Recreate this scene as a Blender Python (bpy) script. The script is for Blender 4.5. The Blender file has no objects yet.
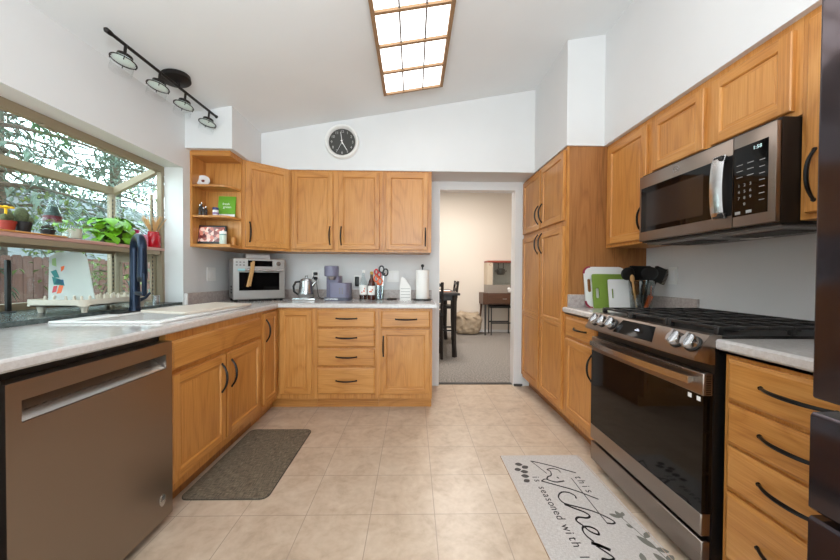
import bpy, bmesh, math, random
from mathutils import Matrix, Vector
random.seed(7)
SC = bpy.context.scene
COL = SC.collection
PI = math.pi

# ------------------------------------------------------------------ camera
cam_d = bpy.data.cameras.new('camera'); cam = bpy.data.objects.new('camera', cam_d); COL.objects.link(cam)
PT, YW, RL = -.013737, .020857, .006452
fw = Vector((math.sin(YW)*math.cos(PT), math.cos(YW)*math.cos(PT), math.sin(PT)))
r0 = Vector((math.cos(YW), -math.sin(YW), 0)); u0 = r0.cross(fw)
cr, cu = math.cos(RL)*r0+math.sin(RL)*u0, -math.sin(RL)*r0+math.cos(RL)*u0
m = Matrix((cr, cu, -fw)).transposed().to_4x4(); m.translation = Vector((0, 0, 1.15))
cam.matrix_world = m
cam_d.sensor_fit = 'HORIZONTAL'; cam_d.sensor_width = 36; cam_d.lens = 324.69/840*36
cam_d.clip_start = .02; cam_d.clip_end = 200
SC.camera = cam
# ------------------------------------------------------------------ sky, lights, exposure
W = bpy.data.worlds.new('sky'); SC.world = W; W.use_nodes = True
bg = W.node_tree.nodes['Background']; bg.inputs[0].default_value = (.80, .94, 1.0, 1); bg.inputs[1].default_value = 6.0
SC.view_settings.view_transform = 'Standard'; SC.view_settings.look = 'None'
SC.view_settings.gamma = 1; SC.view_settings.use_curve_mapping = False
SC.view_settings.exposure = 0.0
SC.cycles.max_bounces = 8; SC.cycles.diffuse_bounces = 5; SC.cycles.glossy_bounces = 4
SC.cycles.transparent_max_bounces = 12; SC.cycles.sample_clamp_indirect = 6
SC.cycles.use_denoising = True
FIXTURE = 2.9          # glow of the ceiling panel
def area(name, loc, rot, sx, sy, power, col):
    l = bpy.data.lights.new(name, 'AREA'); l.shape = 'RECTANGLE'; l.size = sx; l.size_y = sy
    l.energy = power; l.color = col
    o = bpy.data.objects.new(name, l); o.location = loc; o.rotation_euler = rot; COL.objects.link(o)
    return o
area('rear_fill_light', (-.1, -1.35, 2.52), (0, 0, 0), 1.3, .6, 16, (.95, .98, 1))  # unseen fill added behind the camera, no ceiling fixture there
area('dining_ceiling_lamp', (.7, 5.0, 2.85), (0, 0, 0), .7, .7, 74, (1, .935, .87))
area('ceiling_fill_light', (.0, -.25, 1.75), (math.radians(180-14), 0, 0), .5, .5, 62, (.92, .965, 1))  # upward fill added behind the camera to brighten the ceiling
area('opening_fill_light', (-.2, -2.7, 1.25), (math.radians(90), 0, 0), 2.4, 2.0, 9, (.88, .95, 1))  # soft fill added at the rear opening, no patio door stands there

# ------------------------------------------------------------------ materials
def S(r, g, b):
    f = lambda c: (c/255/12.92 if c/255 <= .04045 else ((c/255+.055)/1.055)**2.4)
    return (f(r), f(g), f(b), 1)
class NT:
    def __init__(s, name):
        s.m = bpy.data.materials.new(name); s.m.use_nodes = True; s.t = s.m.node_tree
        s.b = s.t.nodes['Principled BSDF']
    def n(s, typ, **kw):
        nd = s.t.nodes.new(typ)
        for k, v in kw.items():
            if k.startswith('i_'):
                key = k[2:]; key = int(key) if key.isdigit() else key.replace('_', ' ')
                nd.inputs[key].default_value = v
            else: setattr(nd, k, v)
        return nd
    def l(s, a, b): s.t.links.new(a, b)
    def set(s, **kw):
        for k, v in kw.items(): s.b.inputs[k.replace('_', ' ')].default_value = v
    def ramp(s, fac, stops):
        r = s.n('ShaderNodeValToRGB'); e = r.color_ramp.elements
        while len(e) < len(stops): e.new(.5)
        for i, (p, c) in enumerate(stops): e[i].position = p; e[i].color = c
        s.l(fac, r.inputs[0]); return r.outputs[0]
    def mix(s, fac, a, b, mode='MIX'):
        x = s.n('ShaderNodeMix', data_type='RGBA', blend_type=mode)
        for sock, v in ((x.inputs[0], fac), (x.inputs[6], a), (x.inputs[7], b)):
            if isinstance(v, bpy.types.NodeSocket): s.l(v, sock)
            else: sock.default_value = v
        return x.outputs[2]
    def bump(s, h, strength, dist=.002):
        b = s.n('ShaderNodeBump'); b.inputs['Strength'].default_value = strength; b.inputs['Distance'].default_value = dist
        s.l(h, b.inputs['Height']); s.l(b.outputs[0], s.b.inputs['Normal'])
def plain(name, col, rough=.5, metal=0., noise=0., nscale=20, **kw):
    t = NT(name); t.set(Base_Color=col, Roughness=rough, Metallic=metal, **kw)
    if noise:
        tc = t.n('ShaderNodeTexCoord'); nz = t.n('ShaderNodeTexNoise', i_Scale=nscale, i_Detail=4.)
        t.l(tc.outputs['Object'], nz.inputs['Vector'])
        d = tuple(c*(1-noise) for c in col[:3])+(1,); u = tuple(min(1, c*(1+noise)) for c in col[:3])+(1,)
        t.l(t.ramp(nz.outputs[0], [(.3, d), (.7, u)]), t.b.inputs['Base Color'])
    return t.m
def oak(name, axis, dark, mid, light, rough=.36):
    t = NT(name); tc = t.n('ShaderNodeTexCoord'); oi = t.n('ShaderNodeObjectInfo')
    mul = t.n('ShaderNodeMath', operation='MULTIPLY', i_1=13.7); t.l(oi.outputs['Random'], mul.inputs[0])
    add = t.n('ShaderNodeVectorMath', operation='ADD'); t.l(tc.outputs['Object'], add.inputs[0]); t.l(mul.outputs[0], add.inputs[1])
    def mapped(s_long, s_cross):
        mp = t.n('ShaderNodeMapping'); sc = [s_cross]*3; sc[axis] = s_long
        mp.inputs['Scale'].default_value = sc; t.l(add.outputs[0], mp.inputs[0]); return mp.outputs[0]
    n1 = t.n('ShaderNodeTexNoise', i_Scale=1., i_Detail=1.5, i_Roughness=.45); t.l(mapped(.75, 5.), n1.inputs['Vector'])
    m1 = t.n('ShaderNodeMath', operation='MULTIPLY', i_1=11.); t.l(n1.outputs[0], m1.inputs[0])
    fr = t.n('ShaderNodeMath', operation='FRACT'); t.l(m1.outputs[0], fr.inputs[0])
    rings = t.ramp(fr.outputs[0], [(0., (.42, .42, .42, 1)), (.15, (.56, .56, .56, 1)), (.7, (.62, .62, .62, 1)), (1., (.44, .44, .44, 1))])
    n2 = t.n('ShaderNodeTexNoise', i_Scale=1., i_Detail=3., i_Roughness=.6); t.l(mapped(5., 190.), n2.inputs['Vector'])
    n3 = t.n('ShaderNodeTexNoise', i_Scale=1., i_Detail=2.); t.l(mapped(1.2, 3.), n3.inputs['Vector'])
    f = t.mix(.45, rings, n2.outputs[0]); f = t.mix(.25, f, n3.outputs[0])
    c = t.ramp(f, [(.36, dark), (.53, mid), (.68, light)])
    t.l(c, t.b.inputs['Base Color']); t.set(Roughness=rough); t.b.inputs['Coat Weight'].default_value = .12
    t.b.inputs['Coat Roughness'].default_value = .25
    t.bump(n2.outputs[0], .12, .001)
    return t.m
OK3 = (S(158, 94, 36), S(196, 134, 66), S(214, 157, 90))
OAK = {a: oak('honey_oak_'+a, i, *OK3) for i, a in enumerate('xyz')}
PLY = oak('oak_veneer', 2, S(112, 66, 26), S(162, 106, 56), S(182, 126, 72), .5)
DKW = oak('shaded_dark_wood', 2, S(34, 18, 9), S(48, 26, 14), S(60, 34, 19), .5)  # dark brown wood with the edge cabinet's heavy shade put into its colour
WALNUT = oak('walnut', 0, S(58, 36, 24), S(86, 56, 38), S(104, 70, 48), .45)
LAMPWOOD = plain('lamp_frame_wood', S(150, 116, 82), .6)
WALL = plain('wall_paint', S(223, 223, 223), .6, noise=.012, nscale=4)
CEIL = plain('ceiling_paint', S(230, 232, 233), .75, noise=.012, nscale=3)
TRIM = plain('trim_paint', S(242, 241, 240), .4)
DWALL = plain('dining_wall_paint', S(231, 220, 207), .7)
def tile_floor():
    t = NT('vinyl_tile'); tc = t.n('ShaderNodeTexCoord'); mp = t.n('ShaderNodeMapping')
    mp.inputs['Location'].default_value = (-.1099+30*.30765, -1.5484+30*.30765, 0); t.l(tc.outputs['Object'], mp.inputs[0])
    br = t.n('ShaderNodeTexBrick', offset=0., squash=1.)
    for k, v in dict(Scale=1., Mortar_Size=.0022, Mortar_Smooth=.3, Brick_Width=.30765, Row_Height=.30765, Bias=0.).items():
        br.inputs[k.replace('_', ' ')].default_value = v
    br.inputs['Color1'].default_value = (.45, .45, .45, 1); br.inputs['Color2'].default_value = (.6, .6, .6, 1)
    t.l(mp.outputs[0], br.inputs[0])
    nz = t.n('ShaderNodeTexNoise', i_Scale=7., i_Detail=6., i_Roughness=.62, i_Distortion=.8); t.l(tc.outputs['Object'], nz.inputs['Vector'])
    nf = t.n('ShaderNodeTexNoise', i_Scale=30., i_Detail=3.); t.l(tc.outputs['Object'], nf.inputs['Vector'])
    f = t.mix(.35, nz.outputs[0], br.outputs['Color']); f = t.mix(.2, f, nf.outputs[0])
    c = t.ramp(f, [(.38, S(178, 156, 134)), (.5, S(197, 176, 154)), (.62, S(209, 191, 171))])
    c = t.mix(br.outputs['Fac'], c, S(166, 146, 129))
    t.l(c, t.b.inputs['Base Color']); t.set(Roughness=.36); t.bump(br.outputs['Fac'], -.15, .001)
    return t.m
TILE = tile_floor()
def speckle(name, a, b, c, scale, rough, bump=0, dist=.01):
    t = NT(name); tc = t.n('ShaderNodeTexCoord'); nz = t.n('ShaderNodeTexNoise', i_Scale=scale, i_Detail=5., i_Roughness=.7)
    t.l(tc.outputs['Object'], nz.inputs['Vector'])
    t.l(t.ramp(nz.outputs[0], [(.35, a), (.5, b), (.65, c)]), t.b.inputs['Base Color']); t.set(Roughness=rough)
    if bump: t.bump(nz.outputs[0], bump, dist)
    return t.m
LAM = speckle('laminate', S(200, 194, 191), S(208, 203, 200), S(215, 211, 209), 60, .17)
for n_ in LAM.node_tree.nodes:
    if n_.type == 'BSDF_PRINCIPLED': n_.inputs['Coat Weight'].default_value = .35; n_.inputs['Coat Roughness'].default_value = .1
SPLASH = speckle('splash_laminate', S(166, 152, 146), S(182, 170, 165), S(196, 186, 181), 50, .3)
CARPET = speckle('carpet_pile', S(112, 106, 101), S(150, 143, 136), S(178, 170, 162), 55, .95, .9, .02)
STONE = speckle('dark_sill', S(60, 68, 68), S(76, 86, 85), S(96, 106, 104), 30, .22)
def brushed(name, col, rough, axis):
    t = NT(name); t.set(Base_Color=col, Metallic=1., Roughness=rough)
    tc = t.n('ShaderNodeTexCoord'); mp = t.n('ShaderNodeMapping'); s = [400.]*3; s[axis] = 4.; mp.inputs['Scale'].default_value = s
    t.l(tc.outputs['Object'], mp.inputs[0]); nz = t.n('ShaderNodeTexNoise', i_Scale=1., i_Detail=2.); t.l(mp.outputs[0], nz.inputs['Vector'])
    mr = t.n('ShaderNodeMapRange', i_3=rough*.8, i_4=rough*1.25); t.l(nz.outputs[0], mr.inputs[0]); t.l(mr.outputs[0], t.b.inputs['Roughness'])
    t.bump(nz.outputs[0], .05, .0006)
    return t.m
DWSTEEL = brushed('dark_stainless', S(152, 140, 130), .32, 1)
GREYST = brushed('grey_steel', S(190, 188, 185), .38, 0)
STEEL = brushed('stainless_steel', S(154, 142, 133), .3, 1)
SILVER = brushed('bright_steel', S(205, 205, 205), .22, 0)
CHROME = plain('chrome', S(186, 185, 185), .24, 1.)
FRIDGE = plain('black_stainless', S(78, 71, 75), .12, .85)
BLKGLASS = plain('black_glass', S(10, 9, 9), .05, Specular_IOR_Level=.28)
BLK = plain('black_plastic', S(20, 19, 19), .4)
IRON = plain('cast_iron', S(36, 35, 35), .36, noise=.2, nscale=90)
HND = plain('black_handle', S(24, 23, 24), .32, .6)
FAUC = plain('black_faucet', S(28, 42, 62), .3, .5)
BRONZE = plain('dark_bronze', S(38, 34, 32), .4, .6)
WHITE = plain('white_plastic', S(238, 237, 234), .35)
PORC = plain('white_composite', S(236, 234, 232), .22)
CREAM = plain('cream_plastic', S(214, 206, 190), .45)
TAN = plain('tan_aluminium', S(150, 136, 112), .5, .1)
TERRA = plain('red_pot', S(150, 44, 26), .6)
BLKPOT = plain('black_pot', S(30, 28, 28), .6)
SOIL = plain('soil', S(52, 40, 30), .95, noise=.4, nscale=60)
CACT = plain('cactus_green', S(84, 92, 62), .8, noise=.35, nscale=140)
YEL = plain('yellow_flower', S(240, 200, 20), .6)
ORG = plain('orange_plastic', S(226, 96, 26), .4)
RED = plain('red_plastic', S(196, 28, 40), .35)
REDGL = plain('red_glass', S(176, 16, 32), .12)
PINK = plain('pink_glass', S(198, 70, 120), .15)
PINKPAT = speckle('pink_pattern', S(190, 60, 110), S(226, 140, 170), S(245, 210, 222), 160, .3)
LEAF = plain('pothos_leaf', S(104, 160, 26), .4, noise=.3, nscale=25)
LEAF2 = plain('small_leaf', S(100, 150, 40), .5, noise=.2, nscale=60)
STICK = plain('pale_sticks', S(196, 150, 96), .7)
LAV = plain('lavender_plastic', S(122, 120, 142), .42)
LAVD = plain('dark_lavender', S(84, 84, 100), .4)
PAPER = plain('white_paper', S(244, 242, 238), .8)
GREEN = plain('lime_green', S(104, 164, 34), .5)
GREENB = plain('green_board', S(126, 152, 62), .5)
MAROON = plain('maroon_grip', S(150, 34, 62), .5)
BLUE = plain('blue_lid', S(44, 52, 110), .4)
TEAL = plain('teal', S(30, 120, 118), .5)
BROWNLIQ = plain('brown_syrup', S(70, 26, 12), .12)
CLOTH = speckle('beige_cloth', S(162, 143, 120), S(176, 157, 133), S(188, 170, 147), 9, .9, .4)
DKBR = plain('espresso_wood', S(34, 27, 25), .42)
POPRED = plain('popcorn_red', S(150, 74, 58), .4)
GREYPL = plain('grey_plastic', S(120, 116, 114), .4)
DKGREY = plain('dark_grey', S(58, 56, 55), .45)
INK = plain('rug_ink', S(58, 52, 52), .9)
INKG = plain('rug_sage_ink', S(118, 116, 108), .9)
INKD = plain('rug_dark_leaf_ink', S(78, 74, 72), .9)
def weave(name, a, b, c, sx, sy):
    t = NT(name); tc = t.n('ShaderNodeTexCoord'); outs = []
    for s in ((sx, sy, 1), (sy, sx, 1)):
        mp = t.n('ShaderNodeMapping'); mp.inputs['Scale'].default_value = s; t.l(tc.outputs['Object'], mp.inputs[0])
        nz = t.n('ShaderNodeTexNoise', i_Scale=1., i_Detail=2.); t.l(mp.outputs[0], nz.inputs['Vector']); outs.append(nz.outputs[0])
    f = t.mix(.5, outs[0], outs[1]); t.l(t.ramp(f, [(.38, a), (.5, b), (.62, c)]), t.b.inputs['Base Color'])
    t.set(Roughness=.85); t.bump(f, .4, .003); return t.m
MATW = weave('woven_mat', S(78, 68, 54), S(106, 95, 79), S(138, 126, 108), 25, 260)
RUGW = weave('light_rug', S(184, 177, 173), S(195, 189, 185), S(205, 200, 196), 60, 300)
HEM = plain('rug_hem', S(196, 168, 146), .9)
def glass(name, tint, gloss=.10, rough=.02, alpha=.9):
    t = NT(name); t.t.nodes.remove(t.b)
    tr = t.n('ShaderNodeBsdfTransparent'); tr.inputs[0].default_value = tint
    gl = t.n('ShaderNodeBsdfGlossy'); gl.inputs['Roughness'].default_value = rough
    fr = t.n('ShaderNodeLayerWeight'); fr.inputs[0].default_value = .5
    pw = t.n('ShaderNodeMath', operation='POWER', i_1=4.); t.l(fr.outputs['Facing'], pw.inputs[0])
    ma = t.n('ShaderNodeMath', operation='MULTIPLY_ADD', i_1=gloss*6, i_2=gloss*.4); t.l(pw.outputs[0], ma.inputs[0])
    mx = t.n('ShaderNodeMixShader'); t.l(ma.outputs[0], mx.inputs[0]); t.l(tr.outputs[0], mx.inputs[1]); t.l(gl.outputs[0], mx.inputs[2])
    out = t.t.nodes['Material Output']; t.l(mx.outputs[0], out.inputs[0]); return t.m
GLASS = glass('window_glass', (.93, .98, .97, 1))
JARGL = glass('jar_plastic', (.80, .84, .84, 1), .22, .08)
THIN = glass('thin_shade_glass', (.985, .99, .99, 1), .03)
CLEAR = glass('clear_glass', (.9, .94, .94, 1))
SMOKE = glass('tinted_plastic', (.80, .84, .84, 1))
def sheetmat():
    t = NT('frosted_sheet'); t.set(Base_Color=S(214, 224, 220), Roughness=.35); t.b.inputs['Alpha'].default_value = .62; return t.m
SHEET = sheetmat()
def emit(name, col, st):
    t = NT(name); t.b.inputs['Emission Color'].default_value = col; t.b.inputs['Emission Strength'].default_value = st
    t.set(Base_Color=(.8, .8, .8, 1)); return t.m
PANEL = emit('lit_diffuser', (1, .985, .965, 1), FIXTURE)
TEALLIT = emit('clock_digits', (.35, .9, .95, 1), .55)
BLUELIT = emit('blue_display', (.1, .35, .9, 1), .35)
def photo_screen():
    t = NT('photo_screen'); tc = t.n('ShaderNodeTexCoord'); v = t.n('ShaderNodeTexVoronoi', i_Scale=38.); t.l(tc.outputs['Object'], v.inputs['Vector'])
    sep = t.n('ShaderNodeSeparateColor'); t.l(v.outputs['Color'], sep.inputs[0])
    c = t.ramp(sep.outputs[0], [(.1, S(90, 24, 24)), (.35, S(196, 110, 92)), (.6, S(232, 200, 186)), (.9, S(120, 70, 66))])
    t.l(c, t.b.inputs['Base Color']); t.l(c, t.b.inputs['Emission Color']); t.b.inputs['Emission Strength'].default_value = .35
    t.set(Roughness=.2); return t.m
SCREEN = photo_screen()
FENCE = oak('fence_boards', 2, S(72, 44, 36), S(98, 62, 50), S(118, 80, 66), .8)
BARK = plain('bark', S(78, 66, 56), .9, noise=.4, nscale=9)
NEEDLE = plain('conifer_needles', S(76, 94, 72), .7, noise=.5, nscale=3)
NEEDLE2 = plain('blue_conifer_needles', S(90, 106, 94), .7, noise=.5, nscale=3)
SHRUB = plain('shrub_leaves', S(100, 116, 58), .7, noise=.4, nscale=3)
LAWN = speckle('lawn', S(86, 78, 56), S(104, 98, 70), S(118, 114, 80), 3, .95)
SIDING = plain('house_siding', S(140, 144, 148), .8)
ROOFM = speckle('shingles', S(78, 82, 88), S(94, 98, 104), S(108, 112, 118), 12, .9)

# ------------------------------------------------------------------ mesh builder
class MB:
    def __init__(s): s.v = []; s.f = []; s.mi = []
    def add(s, vs, fs, m=0):
        o = len(s.v); s.v += [tuple(v) for v in vs]
        for f in fs: s.f.append(tuple(i+o for i in f)); s.mi.append(m)
        return s
    def box(s, x0, x1, y0, y1, z0, z1, m=0, b=0, seg=1):
        if b:
            bm = bmesh.new(); bmesh.ops.create_cube(bm, size=1)
            for v in bm.verts: v.co = ((x0+x1)/2+v.co.x*(x1-x0), (y0+y1)/2+v.co.y*(y1-y0), (z0+z1)/2+v.co.z*(z1-z0))
            bmesh.ops.bevel(bm, geom=bm.edges[:], offset=b, segments=seg, profile=.5, affect='EDGES')
            bm.verts.index_update()
            s.add([v.co for v in bm.verts], [[v.index for v in f.verts] for f in bm.faces], m); bm.free(); return s
        vs = [(x, y, z) for z in (z0, z1) for y in (y0, y1) for x in (x0, x1)]
        return s.add(vs, [(0, 1, 3, 2), (4, 6, 7, 5), (0, 4, 5, 1), (2, 3, 7, 6), (0, 2, 6, 4), (1, 5, 7, 3)], m)
    def prism(s, pts, ax, a, b, m=0):
        n = len(pts)
        f = {'x': lambda p, t: (t, p[0], p[1]), 'y': lambda p, t: (p[0], t, p[1]), 'z': lambda p, t: (p[0], p[1], t)}[ax]
        vs = [f(p, a) for p in pts]+[f(p, b) for p in pts]
        return s.add(vs, [tuple(range(n))[::-1], tuple(range(n, 2*n))]+[(i, (i+1) % n, (i+1) % n+n, i+n) for i in range(n)], m)
    def slab(s, P, poly, d0, d1, m=0):          # polygon in (u,v) of a plane, between two depths
        n = len(poly); vs = [P(u, v, d0) for u, v in poly]+[P(u, v, d1) for u, v in poly]
        return s.add(vs, [tuple(range(n))[::-1], tuple(range(n, 2*n))]+[(i, (i+1) % n, (i+1) % n+n, i+n) for i in range(n)], m)
    def tube(s, pts, r, n=8, m=0, caps=True, flat=None):
        pts = [Vector(p) for p in pts]; k = len(pts); rs = r if isinstance(r, (list, tuple)) else [r]*k
        tang = [(pts[min(i+1, k-1)]-pts[max(i-1, 0)]).normalized() for i in range(k)]
        ref = Vector((0, 0, 1)) if abs(tang[0].z) < .9 else Vector((1, 0, 0))
        nrm = (ref-tang[0]*ref.dot(tang[0])).normalized(); vs = []
        for i in range(k):
            nrm = (nrm-tang[i]*nrm.dot(tang[i])).normalized(); bn = tang[i].cross(nrm)
            for j in range(n):
                a = 2*PI*j/n; vs.append(pts[i]+(nrm*math.cos(a)+bn*math.sin(a))*rs[i])
        fs = [(i*n+j, i*n+(j+1) % n, (i+1)*n+(j+1) % n, (i+1)*n+j) for i in range(k-1) for j in range(n)]
        if caps: fs += [tuple(range(n))[::-1], tuple(range((k-1)*n, k*n))]
        return s.add(vs, fs, m)
    def cyl(s, p0, p1, r0, r1=None, n=20, m=0): return s.tube([p0, p1], [r0, r0 if r1 is None else r1], n, m)
    def lathe(s, prof, c=(0, 0, 0), n=28, m=0, M=None):
        vs = []; fs = []
        for r, z in prof:
            for j in range(n):
                a = 2*PI*j/n; v = Vector((max(r, 1e-4)*math.cos(a), max(r, 1e-4)*math.sin(a), z))
                vs.append((M @ v if M else v)+Vector(c))
        for i in range(len(prof)-1):
            for j in range(n): fs.append((i*n+j, i*n+(j+1) % n, (i+1)*n+(j+1) % n, (i+1)*n+j))
        if prof[0][0] > 0: fs.append(tuple(range(n))[::-1])
        if prof[-1][0] > 0: fs.append(tuple(range((len(prof)-1)*n, len(prof)*n)))
        return s.add(vs, fs, m)
    def ball(s, c, r, n=16, m=0):
        r = (r, r, r) if isinstance(r, (int, float)) else r
        k = n//2
        prof = [(math.sin(PI*i/k), -math.cos(PI*i/k)) for i in range(k+1)]
        o = len(s.v); s.lathe(prof, (0, 0, 0), n, m)
        for i in range(o, len(s.v)):
            v = s.v[i]; s.v[i] = (c[0]+v[0]*r[0], c[1]+v[1]*r[1], c[2]+v[2]*r[2])
        return s
    def text(s, txt, size, M, m=0, depth=.0006, align='CENTER'):
        cu = bpy.data.curves.new('t', 'FONT'); cu.body = txt; cu.size = size; cu.align_x = align; cu.align_y = 'CENTER'; cu.extrude = depth; cu.resolution_u = 3
        o = bpy.data.objects.new('t', cu); me = o.to_mesh()
        s.add([M @ v.co for v in me.vertices], [tuple(p.vertices) for p in me.polygons], m)
        o.to_mesh_clear(); bpy.data.objects.remove(o); bpy.data.curves.remove(cu); return s
    def build(s, name, mats, parent=None, origin=None, smooth=True, local=False):
        if not isinstance(mats, (list, tuple)): mats = [mats]
        me = bpy.data.meshes.new(name); o = bpy.data.objects.new(name, me); COL.objects.link(o)
        if parent is not None:
            inv = Matrix() if local else WM[parent.name].inverted(); o.parent = parent; WM[o.name] = WM[parent.name]
        else:
            if origin is None:
                xs, ys, zs = zip(*s.v); origin = ((min(xs)+max(xs))/2, (min(ys)+max(ys))/2, min(zs))
            mt = Matrix.Translation(origin); inv = mt.inverted(); o.location = origin; WM[o.name] = mt
        bm = bmesh.new(); vs = [bm.verts.new(inv @ Vector(v)) for v in s.v]
        for f, mi in zip(s.f, s.mi):
            try: fc = bm.faces.new([vs[i] for i in f]); fc.material_index = mi; fc.smooth = smooth
            except ValueError: pass
        bmesh.ops.recalc_face_normals(bm, faces=bm.faces[:]); bm.to_mesh(me); bm.free()
        for mt_ in mats: me.materials.append(mt_)
        if smooth: me.set_sharp_from_angle(angle=math.radians(38))
        return o
WM = {}
def thing(name, label, cat, loc, rotz=0, group=None):
    o = bpy.data.objects.new(name, None); COL.objects.link(o); o.empty_display_size = .05
    o.location = loc; o.rotation_euler = (0, 0, rotz); o['label'] = label; o['category'] = cat
    if group: o['group'] = group
    WM[o.name] = Matrix.Translation(loc) @ Matrix.Rotation(rotz, 4, 'Z'); return o
def tag(o, label, cat, group=None, kind=None):
    o['label'] = label; o['category'] = cat
    if group: o['group'] = group
    if kind: o['kind'] = kind
    return o
def struct(name, mb, mats, label, cat, parent=None):
    o = mb.build(name, mats, parent, origin=(0, 0, 0) if parent is None else None)
    o['kind'] = 'structure'
    if parent is None: o['label'] = label; o['category'] = cat
    return o
def rot(ax, deg): return Matrix.Rotation(math.radians(deg), 4, ax)
def T(*v): return Matrix.Translation(v)

# ------------------------------------------------------------------ room shell
XL, XR, YB = -1.77, 1.76, 3.37
CZ = lambda x: 2.39+.175*(x-XL)
struct('floor', MB().box(-1.9, 1.9, -3, 3.43, -.06, 0), TILE, 'beige marbled vinyl tile kitchen floor', 'floor')
struct('wall_left', MB().box(-1.91, XL, -3, 1.0, 0, 2.42).box(-1.91, XL, 1.0, 2.536, 0, .91).box(-1.91, XL, 1.0, 2.536, 1.966, 2.42).box(-1.91, XL, 2.536, 3.49, 0, 2.42),
       WALL, 'off-white left wall around the garden window', 'wall')
struct('wall_right', MB().box(XR, XR+.12, -3, 3.49, 0, 3.1), WALL, 'white right wall behind the range', 'wall')
DX0, DX1, DZ = .268, 1.06, 2.045
wb = MB().prism([(XL, 0), (DX0, 0), (DX0, DZ), (DX1, DZ), (DX1, 0), (XR, 0), (XR, 3.1), (XL, 2.5)], 'y', YB, 3.49)
struct('wall_back', wb, WALL, 'white back wall with the doorway to the dining room', 'wall')
struct('wall_front', MB().box(-1.91, -1.4, -3.1, -3, 0, 3.1).box(1.0, 1.88, -3.1, -3, 0, 3.1).box(-1.4, 1.0, -3.1, -3, 2.25, 3.1), WALL, 'white wall with a wide opening behind the viewer', 'wall')
cz = MB(); cz.prism([(-1.91, CZ(-1.91)), (1.88, CZ(1.88)), (1.88, CZ(1.88)+.1), (-1.91, CZ(-1.91)+.1)], 'y', -3.1, 3.49)
struct('ceiling', cz, CEIL, 'pale sloping ceiling rising to the right', 'ceiling')
# soffits above the cabinets
SB = 2.125
struct('wall_soffit_back', MB().prism([(-1.41, SB), (XR, SB), (XR, CZ(XR)+.02), (-1.41, CZ(-1.41)+.02)], 'y', 3.045, YB), WALL, 'white soffit over the back wall cabinets and doorway', 'wall')
struct('wall_soffit_left', MB().prism([(XL, SB), (-1.41, SB), (-1.41, CZ(-1.41)+.02), (XL, CZ(XL)+.02)], 'y', 2.56, YB), WALL, 'white soffit box above the open corner shelf', 'wall')
sr = MB().prism([(1.418, SB), (XR, SB), (XR, CZ(XR)+.02), (1.418, CZ(1.418)+.02)], 'y', -3, 2.405)
struct('wall_soffit_right', sr, WALL, 'white soffit above the right wall cabinets and microwave', 'wall')
struct('wall_soffit_pantry', MB().prism([(1.135, SB), (XR, SB), (XR, CZ(XR)+.02), (1.135, CZ(1.135)+.02)], 'y', 2.405, 3.045), WALL, 'white soffit above the tall pantry', 'wall')
# doorway lining
struct('trim_1', MB().box(DX1-.004, DX1, YB, 3.49, 0, DZ).box(DX0, DX0+.004, YB, 3.49, 0, DZ).box(DX0, DX1, YB, 3.49, DZ-.004, DZ), TRIM, 'white lining of the doorway', 'trim')
struct('trim_2', MB().box(DX0+.004, DX1-.004, 3.41, 3.46, 0, .008, b=.003), DKGREY, 'dark threshold strip under the doorway', 'trim')
struct('baseboard_back', MB().box(DX1, 1.148, 3.358, YB, 0, .02), DKGREY, 'thin dark base strip right of the doorway', 'baseboard')
# dining room
struct('floor_dining', MB().box(-2, 3.6, 3.43, 6.75, -.06, 0), CARPET, 'grey cut-pile carpet of the dining room', 'floor')
struct('wall_dining_far', MB().box(-2, 3.6, 6.62, 6.75, 0, 2.95), DWALL, 'warm cream far wall of the dining room', 'wall')
struct('wall_dining_left', MB().box(-2.1, -2, 3.49, 6.75, 0, 2.95), DWALL, 'cream left wall of the dining room', 'wall')
struct('wall_dining_right', MB().box(3.6, 3.7, 3.49, 6.75, 0, 2.95), DWALL, 'cream right wall of the dining room', 'wall')
struct('wall_dining_near', MB().box(-2, XL-.14, 3.43, 3.49, 0, 2.95).box(XR+.12, 3.6, 3.43, 3.49, 0, 2.95), DWALL, 'cream near wall of the dining room', 'wall')
struct('ceiling_dining', MB().box(-2.1, 3.7, 3.49, 6.75, 2.95, 3.05), CEIL, 'white dining room ceiling', 'ceiling')
struct('baseboard_dining', MB().box(-2, 3.6, 6.608, 6.62, 0, .05), TRIM, 'low cream baseboard on the dining room far wall', 'baseboard')

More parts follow.
